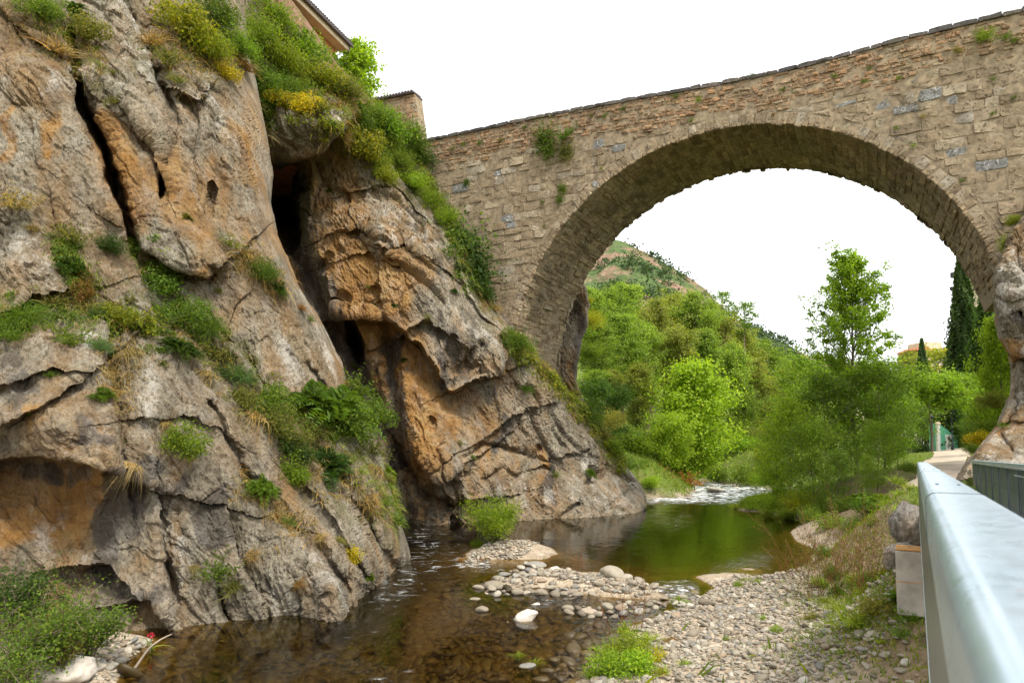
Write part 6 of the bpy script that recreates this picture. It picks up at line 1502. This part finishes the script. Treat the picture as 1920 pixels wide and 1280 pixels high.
# single stones one can point to
for px, py, w, me, lab, flat in [(985,1160,52,SA[0],'angular pale boulder alone in the brown shallows',.85), (903,1145,26,SM_[0],'rounded pale stone alone left of the angular boulder',1.1), (890,1122,18,SM_[1],'flat stone at the water surface left of the stone bar',.6), (898,1102,24,SM_[2],'brown stone just off the left end of the stone bar',.8), (1004,1133,18,SA[1],'small grey stone between the boulder and the bar',.7), (988,1248,30,SM_[3],'flat white stone among grass stems in the near shallows',.6), (952,1165,6,SM_[4],'tiny pale stone left of the angular boulder',1),
        (930,1102,36,SM_[5],'large olive stone at the left end of the stone bar',.9), (1005,1060,42,SM_[6],'long flat stone on top of the bar',.5), (1040,1078,26,SA[2],'tilted grey slab stone on top of the bar',1.0), (1072,1110,26,SM_[1],'pale rounded stone in front of the bar',.8), (1065,1141,24,SM_[2],'round pale stone in the riffle before the bar',.9), (1110,1147,34,SM_[5],'broad pale flat stone in the riffle',.5), (1325,1135,32,SM_[0],'big rounded boulder lying on the gravel near the channel',1.0), (1148,1092,46,SM_[6],'largest blocky stone of the bar',1.1), (1170,1092,34,SM_[3],'cream oval stone right of the blocky one',.8), (1345,922,34,SA[3],'flat boulder in the middle of the rapids',.6), (1250,917,14,SA[1],'small rock at the near edge of the rapids',.7), (1380,915,14,SA[2],'dark wet rock on the right of the rapids',.7), (1267,985,5,SM_[2],'tiny pebble breaking the pool surface',.8), (1720,1265,14,SM_[1],'small white stone at the foot of the rail',.8)]:
    p = on_ground(px, py) if (1280 < px and py > 1000) else atz(px, py, 0.0)
    if not (1280 < px and py > 1000): p[2] = max(gz(p[0], p[1]), -0.03)
    rstone(me, p, w * p[1] / F_PX, lab, flat=flat, rot=(srng.normal(0, .1), srng.normal(0, .1), srng.uniform(-.4, .4)))
p = on_ground(130, 1272); rstone(SA[3], p, 1.0, 'big white boulder on the bank under the left bushes', rot=(0, 0, .3), flat=.9, name='boulder', cat='boulder', sink=.1)
for px, py, Y, w, h, lab, me in [(1700,985,14.2,92,96,'tall grey boulder with pale lichen beside the rail',SG[0]), (1690,1050,13.4,72,70,'lower grey boulder under the tall one',SG[1]), (1565,1040,24.0,80,40,'pale flat slab at the edge of the dark pool',SA[2]), (1600,1052,21.0,70,40,'second pale slab half in the bank earth',SA[0])]:
    p = at(px, py, Y); s_ = w * Y / F_PX
    o = link('boulder', me, None, p, lab, 'boulder'); o.scale = (s_, s_ * .9, h * Y / F_PX / .55); o.rotation_euler = (srng.normal(0, .15), srng.normal(0, .15), srng.uniform(0, 6))
# the stone bar across the stream, and the larger stones of the beach
BAR = [[(905,1110),(935,1080),(985,1054),(1045,1068),(1095,1086),(1150,1082),(1200,1085),(1250,1102),(1200,1118),(1150,1112),(1080,1114),(1000,1112),(940,1114)], [(1050,1146),(1090,1134),(1150,1128),(1200,1125),(1290,1112),(1300,1122),(1240,1138),(1150,1156),(1090,1156)]]
placed = []
tries = 0
while len(placed) < 150 and tries < 40000:
    tries += 1; f = 1 - len(placed) / 150; w = 9 + 16 * f ** 1.6 * srng.uniform(.7, 1.2)
    q = np.array([[srng.uniform(900, 1300), srng.uniform(1050, 1158)]])
    if not (inside(q, BAR[0])[0] or (inside(q, BAR[1])[0] and srng.random() < .5)): continue
    if any(math.hypot(q[0, 0] - a, (q[0, 1] - b) * 1.7) < .36 * (w + c) for a, b, c in placed): continue
    placed.append((q[0, 0], q[0, 1], w))
for px, py, w in placed:
    p = atz(px, py, .05); p[2] = max(gz(p[0], p[1]), -.02); rstone(SM_[srng.integers(8)], p, w * p[1] / F_PX, 'rounded pale stone heaped in the stone bar across the stream', 'stones of the bar across the stream', flat=srng.uniform(.75, 1.15))
BEACH = [(1135,1235),(1190,1175),(1265,1130),(1320,1092),(1400,1072),(1480,1090),(1520,1120),(1580,1180),(1700,1200),(1725,1280),(1250,1285),(1160,1285)]
placed = []
tries = 0
while len(placed) < 120 and tries < 6000:
    tries += 1; q = np.array([[srng.uniform(1130, 1725), srng.uniform(1075, 1285)]]); w = srng.uniform(11, 22) * (0.7 + .5 * (q[0, 1] - 1075) / 200)
    if not inside(q, BEACH)[0] or any(math.hypot(q[0, 0] - a, (q[0, 1] - b) * 1.7) < .6 * (w + c) for a, b, c in placed): continue
    placed.append((q[0, 0], q[0, 1], w))
for px, py, w in placed:
    p = on_ground(px, py, .3); rstone(SM_[srng.integers(8)], p, w * p[1] / F_PX, 'larger rounded stone lying among the gravel of the beach', 'larger stones on the gravel beach', flat=srng.uniform(.6, 1.0), sink=.16)
for k, (px, py, w) in enumerate([(238,1232,22),(222,1222,18),(225,1245,24),(196,1238,26),(190,1252,20),(165,1232,22),(184,1258,18),(246,1222,16),(210,1228,20),(150,1245,22),(270,1206,16),(230,1212,16),(258,1214,18),(205,1256,18),(175,1244,16)]):
    p = on_ground(px, py, .1); rstone(SM_[k % 8], p, w * p[1] / F_PX, 'rounded stone at the water edge under the left bushes', 'stones under the left bushes', flat=.9)
# loose gravel, past counting
def gravel(name, pick, n, sz, mat, seed, z=None, lowsub=2):
    rng = np.random.default_rng(seed); base = [stone_mesh(400 + i, lowsub) for i in range(6)]; Vs, Fs, Rs = [], [], []; nn = 0
    got = 0; out = []
    while got < n:
        q = pick(rng, 4000); out.append(q); got += len(q)
    P = np.concatenate(out)[:n]
    zz = terrain(P[:, 0], P[:, 1]); ok = (zz > -.03) if z is None else (zz < z)
    P = P[ok]; zz = zz[ok]
    S_ = rng.lognormal(math.log(sz), .42, len(P)).clip(sz * .4, sz * 2.6); A = rng.uniform(0, 6.28, len(P)); Tl = rng.normal(0, .3, (len(P), 2)); kk = rng.integers(0, 6, len(P)); rr = rng.random(len(P))
    for b in range(6):
        m = kk == b; V, F = base[b]; k_ = m.sum(); 
        if not k_: continue
        v = np.repeat(V[None], k_, 0) * S_[m][:, None, None]; v[..., 2] += v[..., 0] * Tl[m][:, :1] + v[..., 1] * Tl[m][:, 1:]
        ca, sa = np.cos(A[m])[:, None], np.sin(A[m])[:, None]
        x = v[..., 0] * ca - v[..., 1] * sa + P[m][:, :1]; y = v[..., 0] * sa + v[..., 1] * ca + P[m][:, 1:2]; zc = v[..., 2] + (zz[m] + S_[m] * .12)[:, None]
        Vs.append(np.stack([x, y, zc], -1).reshape(-1, 3)); Fs.append((F[None] + (np.arange(k_) * len(V))[:, None, None] + nn).reshape(-1, 3)); Rs.append(np.repeat(rr[m], len(V))); nn += k_ * len(V)
    return link(name, mesh_np(name, np.concatenate(Vs), np.concatenate(Fs), mat, {'rnd': np.concatenate(Rs)}, True), kind='stuff')
def in_px(poly, z0):
    P = np.array(poly, float); lo, hi = P.min(0), P.max(0)
    def f(rng, n):
        # even over the ground, not over the picture
        W = np.array([atz(a, b, z0)[:2] for a, b in poly]); l2, h2 = W.min(0), W.max(0); q = rng.uniform(l2, h2, (n, 2))
        return q[inside(q, [tuple(w) for w in W])]
    return f
gravel('beach_gravel', in_px([(1120,1240),(1180,1170),(1262,1122),(1312,1084),(1400,1064),(1480,1078),(1540,1120),(1620,1190),(1735,1210),(1760,1300),(1100,1320)], .25), 7500, .062, M_PEB, 501, lowsub=1)
gravel('beach_gravel', in_px([(1120,1240),(1180,1170),(1262,1122),(1312,1084),(1400,1064),(1480,1078),(1540,1120),(1620,1190),(1735,1210),(1760,1300),(1100,1320)], .25), 1500, .105, M_PEB, 502)
gravel('islet_gravel', in_px([(860,1055),(900,1030),(960,1000),(1000,1002),(1010,1020),(985,1040),(930,1058),(880,1062)], .1), 1300, .10, M_PEB, 503, lowsub=1)
gravel('bar_gravel', in_px(BAR[0], .05), 700, .10, M_PEB, 504, lowsub=1)
gravel('far_gravel', in_px([(1236,906),(1300,884),(1430,866),(1430,876),(1330,887),(1258,904)], .1), 350, .22, M_PEB, 505, lowsub=1)
gravel('left_bank_gravel', in_px([(60,1290),(120,1240),(200,1215),(285,1195),(290,1210),(230,1250),(190,1290)], .1), 260, .12, M_PEB, 506)
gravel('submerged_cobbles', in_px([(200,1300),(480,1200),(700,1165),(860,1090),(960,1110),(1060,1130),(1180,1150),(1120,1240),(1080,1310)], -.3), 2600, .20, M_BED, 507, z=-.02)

# ------------------------------------------------------------------ near plants on the banks
def thicket(name, loc, seed, R, H, n, leaf, col, label, cat='bush', stems=14, aspect=.6):
    rng = np.random.default_rng(seed); e = empty(name, loc, label, cat); st = MB(); Cs = []
    for k in range(stems):
        a = rng.uniform(0, 6.28); d = np.array([math.cos(a) * R * rng.uniform(.3, 1), math.sin(a) * R * rng.uniform(.3, 1), H * rng.uniform(.5, 1.05)])
        t = np.linspace(0, 1, 7)[:, None]; pts = d * t * [1, 1, 1] + np.array([0, 0, .25 * H]) * np.sin(t * 3.1) + rng.normal(0, .05 * R, 3) * t * t
        st.tube(pts, .012 * (1 - t[:, 0] * .7), 4, False); Cs.append(pts[2:])
        for q in range(3):
            i_ = rng.integers(2, 6); b = pts[i_] + sph(rng, 1)[0] * R * .35 * np.linspace(0, 1, 4)[:, None]; st.tube(b, .006, 3, False); Cs.append(b)
    C = np.concatenate(Cs); k = rng.integers(0, len(C), n); L_ = C[k] + rng.normal(size=(n, 3)) * R * .13; L_[:, 2] = np.abs(L_[:, 2])
    V, F, R_ = leaves_np(L_, rng.normal(size=(n, 3)) * .7 + [0, -.2, 1], leaf * rng.uniform(.6, 1.3, n), rng, aspect)
    s_ = link('stems', st.mesh('stems', M_BARK, True), e); f_ = link('foliage', mesh_np('foliage', V, F, M_LEAF, {'rnd': R_}, smooth=False), e); f_.color = (*(G[col] if isinstance(col, str) else col), 1)
    return e
for px, py, Y, rp, hp, n, lf, cl_, lab in [(30,1130,12.9,90,95,3000,.07,'dark','dark bramble bush against the left edge of the cliff foot'), (170,1200,13.0,80,85,3200,.065,'green','leafy green bush at the cliff foot beside the water'), (50,1235,11.6,120,120,3400,.06,'green','large low bush in the bottom left corner'), (110,1215,12.2,70,70,1800,.06,'olive','brownish green bush between the two left bushes'), (0,1280,10.8,110,80,2400,.06,'green','bright bush spilling out of the bottom left corner')]:
    p = at(px, py + hp * .6, Y); z0 = max(gz(p[0], p[1]), 0.0)
    thicket('bush', (p[0], p[1], z0), int(px + py), rp * Y / F_PX, (hp * 1.25) * Y / F_PX + max(0, p[2] - z0) * .7, n, lf, cl_, lab, stems=18)
# islet bush
p = atz(930, 1022, .22); e = thicket('bush', (p[0], p[1], .2), 611, 1.3, 1.55, 9000, .10, 'lime', 'round bright green bush on the gravel islet', stems=26, aspect=.32)
p = atz(895, 1022, .15); plant('fine', (p[0], p[1], .05), .5, 'bright', 'small green bush at the left of the islet bush')
p = atz(885, 1045, .1)
for k in range(5): plant('hang', (p[0] + k * .22 - .4, p[1] + .1 * (k % 3), .05), .34, 'rust', 'dry reddish grass at the left end of the islet', 'dry grasses on the islet')
# beach plants
def beach(px, py, rp, kd, cl_, lab, z0=.3, group=None, sq=1.0, cat=None, name=None):
    p = on_ground(px, py, z0); return plant(kd, p, rp * p[1] / F_PX * 1.55, cl_, lab, group, squash=sq, cat=cat, name=name)
for k, (px, py, rp, kd, cl_, lab) in enumerate([(1180,1235,44,'fine','grass','leafy green clump on the near gravel bank'), (1150,1265,50,'fine','lime','bright low clump at the bottom of the gravel bank'), (1215,1205,36,'tuft','grass','long green grass on the near gravel bank'), (1140,1225,26,'tuft','grass','grass blades overhanging the near water'), (1200,1265,36,'shrub','lime','bright leafy clump in the bottom middle'), (1255,1200,24,'hang','rust','dry brown grass right of the leafy clump'), (1285,1250,20,'tuft','grass','single green tuft on the near gravel'), (1175,1195,26,'sprig','bright','small leafy plant at the head of the near clump'), (1235,1240,22,'sprig','yellow','plant with yellow flowers in the near clump'), (1240,1265,24,'tuft','yg','yellowish tuft at the edge of the near clump'), (1110,1270,30,'tuft','bright','green blades at the waterline in the bottom middle'),
        (1275,1132,16,'sprig','bright','small green plant on the gravel by the channel'), (1457,1188,13,'fine','grass','round little green cushion on the gravel'), (1398,1090,13,'tuft','grass','small tuft near the tip of the gravel'), (1385,1100,10,'fine','grass','small green cushion near the tip of the gravel'), (1420,1095,12,'sprig','grass','small plant near the pool on the gravel tip'), (1362,1200,9,'sprig','grass','tiny plant in the middle of the gravel'), (1430,1160,8,'sprig','grass','tiny weed in the middle of the gravel'), (1578,1225,12,'tuft','grass','little tuft on the bare earth'), (1470,1235,8,'sprig','grass','tiny weed near the bottom of the gravel'), (1610,1170,46,'tuft','grass','big clump of long green grass before the red twigs'), (1580,1150,36,'tuft','grass','green grass clump left of the big one'), (1650,1150,36,'fine','olive','olive clump under the concrete stub'), (1690,1130,34,'fern','green','ferny green plants under the concrete stub'), (1710,1160,26,'shrub','green','leafy plant against the rail under the stub'), (1520,1160,22,'tuft','olive','olive grass left of the red twigs'), (1545,1130,20,'tuft','grass','green grass at the root of the red twigs'), (1640,1080,22,'tuft','olive','olive grass on the earth bank'), (1605,1090,22,'tuft','yg','yellow green grass among the red twigs'), (1670,1085,20,'sprig','rust','reddish weed left of the concrete stub'), (1560,1085,22,'fine','green','leafy green weed over the pool edge'), (1600,1045,22,'sprig','bright','upright green weed beside the pale slabs'), (1635,1060,24,'fine','green','leafy weed under the lower rail boulder'), (1660,1110,26,'sprig','bright','tall green weed left of the concrete stub'), (1625,1120,24,'fine','grass','green clump between the red twigs and the stub'), (1575,1115,22,'sprig','green','green shoots among the red twigs'), (1535,1100,18,'fine','grass','low green clump at the edge of the gravel'), (1690,1195,20,'sprig','green','weed at the foot of the rail'), (1655,1205,16,'tuft','grass','grass on the bare earth by the rail'), (1545,1045,20,'fine','green','green clump hiding the end of the pale slab')]):
    beach(px, py, rp, kd, cl_, lab, .3 if px < 1500 else .8)
for px, py, lab in [(972,1235,'thin grass stems standing in the near shallows'), (1003,1250,'grass stems right of the flat white stone')]:
    p = atz(px, py, -.1); plant('tuft', p, .33, 'grass', lab)
# red twigs and the bare twigs
def twig_bush(loc, seed, n, R, H, leafn, label, lc='yg', thin=.007):
    rng = np.random.default_rng(seed); e = empty('twig_bush', loc, label, 'bush'); st = MB(); Cs = []
    for k in range(n):
        a = rng.uniform(0, 6.28); L = rng.uniform(.5, 1.05); d = np.array([math.cos(a) * R * rng.uniform(.1, 1), math.sin(a) * R * rng.uniform(.1, 1) * .7, H * L]); b = np.array([rng.normal(0, R * .3), rng.normal(0, R * .2), 0])
        t = np.linspace(0, 1, 6)[:, None]; pts = b + d * t + rng.normal(0, .10, 3) * H * t * t; st.tube(pts, thin * (1 - t[:, 0] * .75), 3, False); Cs.append(pts[1:])
        for q in range(3):
            i_ = rng.integers(1, 5); s_ = pts[i_] + (d / np.linalg.norm(d) + sph(rng, 1)[0] * .8) * H * .3 * rng.uniform(.5, 1) * np.linspace(0, 1, 4)[:, None]; st.tube(s_, thin * .5, 3, False); Cs.append(s_)
    C = np.concatenate(Cs); k = rng.integers(0, len(C), leafn); V, F, R_ = leaves_np(C[k] + rng.normal(size=(leafn, 3)) * .04, rng.normal(size=(leafn, 3)) + [0, 0, 1], .055 * rng.uniform(.6, 1.3, leafn), rng, .4)
    link('twigs', st.mesh('twigs', M_TWIG, True), e); f_ = link('foliage', mesh_np('foliage', V, F, M_LEAF, {'rnd': R_}, smooth=False), e); f_.color = (*G[lc], 1); return e
for px, py, R, H, n, lf, lab in [(1540,1120,1.3,1.9,24,1100,'spreading bush of bare red twigs at the pool edge'), (1620,1120,.8,2.0,22,1100,'upright red twigs with young leaves on the bank'), (1490,1075,.9,1.2,18,260,'thin red twigs leaning over the dark pool'), (1580,1080,1.0,1.7,20,600,'red twigs in front of the pale slabs')]:
    p = on_ground(px, py, .5); twig_bush((p[0], p[1], max(p[2], -.05)), px, n, R, H, lf, lab, 'olive')
p = on_ground(1180, 1185, .1); twig_bush((p[0], p[1], .0), 5, 9, .8, 1.5, 60, 'few bare red stems over the near riffle', 'bright', .008)
p = atz(980, 1075, .1); twig_bush((p[0] + 1.9, p[1] + .6, .05), 6, 5, .3, .9, 30, 'few thin red stems behind the stone bar', 'rust', .006)
# red flower and driftwood at the left water edge
p = at(283, 1192, 14.6); z0 = max(p[2] - .25, 0.02)
fe_ = empty('red_flower', (p[0], p[1], z0), 'red flower head with long leaves at the water edge below the cliff', 'flower')
rg = np.random.default_rng(9); C = sph(rg, 46) * .055 * np.array([1, 1, .8]) + [0, 0, .27]
V, F, R_ = leaves_np(C, sph(rg, 46), .05, rg, .8); pm = simple_mat('red_petal', (.45, .02, .04), .6, var=.2); link('petals', mesh_np('petals', V, F, pm, {'rnd': R_}, smooth=False), fe_)
V, F, R_ = blades_np(np.zeros((14, 3)), rg.normal(size=(14, 3)) * .7 + [0.3, 0, .8], .55, .035, rg, .9, 4); lf_ = link('leaves', mesh_np('leaves', V, F, M_LEAF, {'rnd': R_}, smooth=False), fe_); lf_.color = (*G['grass'], 1)
link('stem', MB().tube([(0, 0, -.1), (0.01, 0, .1), (0, 0, .27)], .01, 5, False).mesh('stem', M_LEAF), fe_)
for k, (a, b, lab) in enumerate([((150,1190),(240,1200),'pale driftwood branch lying under the left bushes'), ((250,1212),(320,1190),'thin driftwood stick reaching over the water'), ((120,1205),(200,1185),'bent driftwood branch in the left bushes')]):
    A = at(*a, 12.9 + k * .2); Bq = at(*b, 13.3 + k * .2); A[2] = max(gz(A[0], A[1]) + .08, .1); Bq[2] = max(Bq[2], .12); t = np.linspace(0, 1, 8)[:, None]
    pts = (A - A) * (1 - t) + (Bq - A) * t + np.c_[0 * t, .05 * np.sin(t * 7 + k), .12 * np.sin(t * 3.1)]
    link('driftwood', MB().tube(pts, np.linspace(.03, .012, 8), 6, False).mesh('driftwood', simple_mat('grey_wood', (.33, .27, .20), .9, var=.25), True), None, A, lab, 'branch')
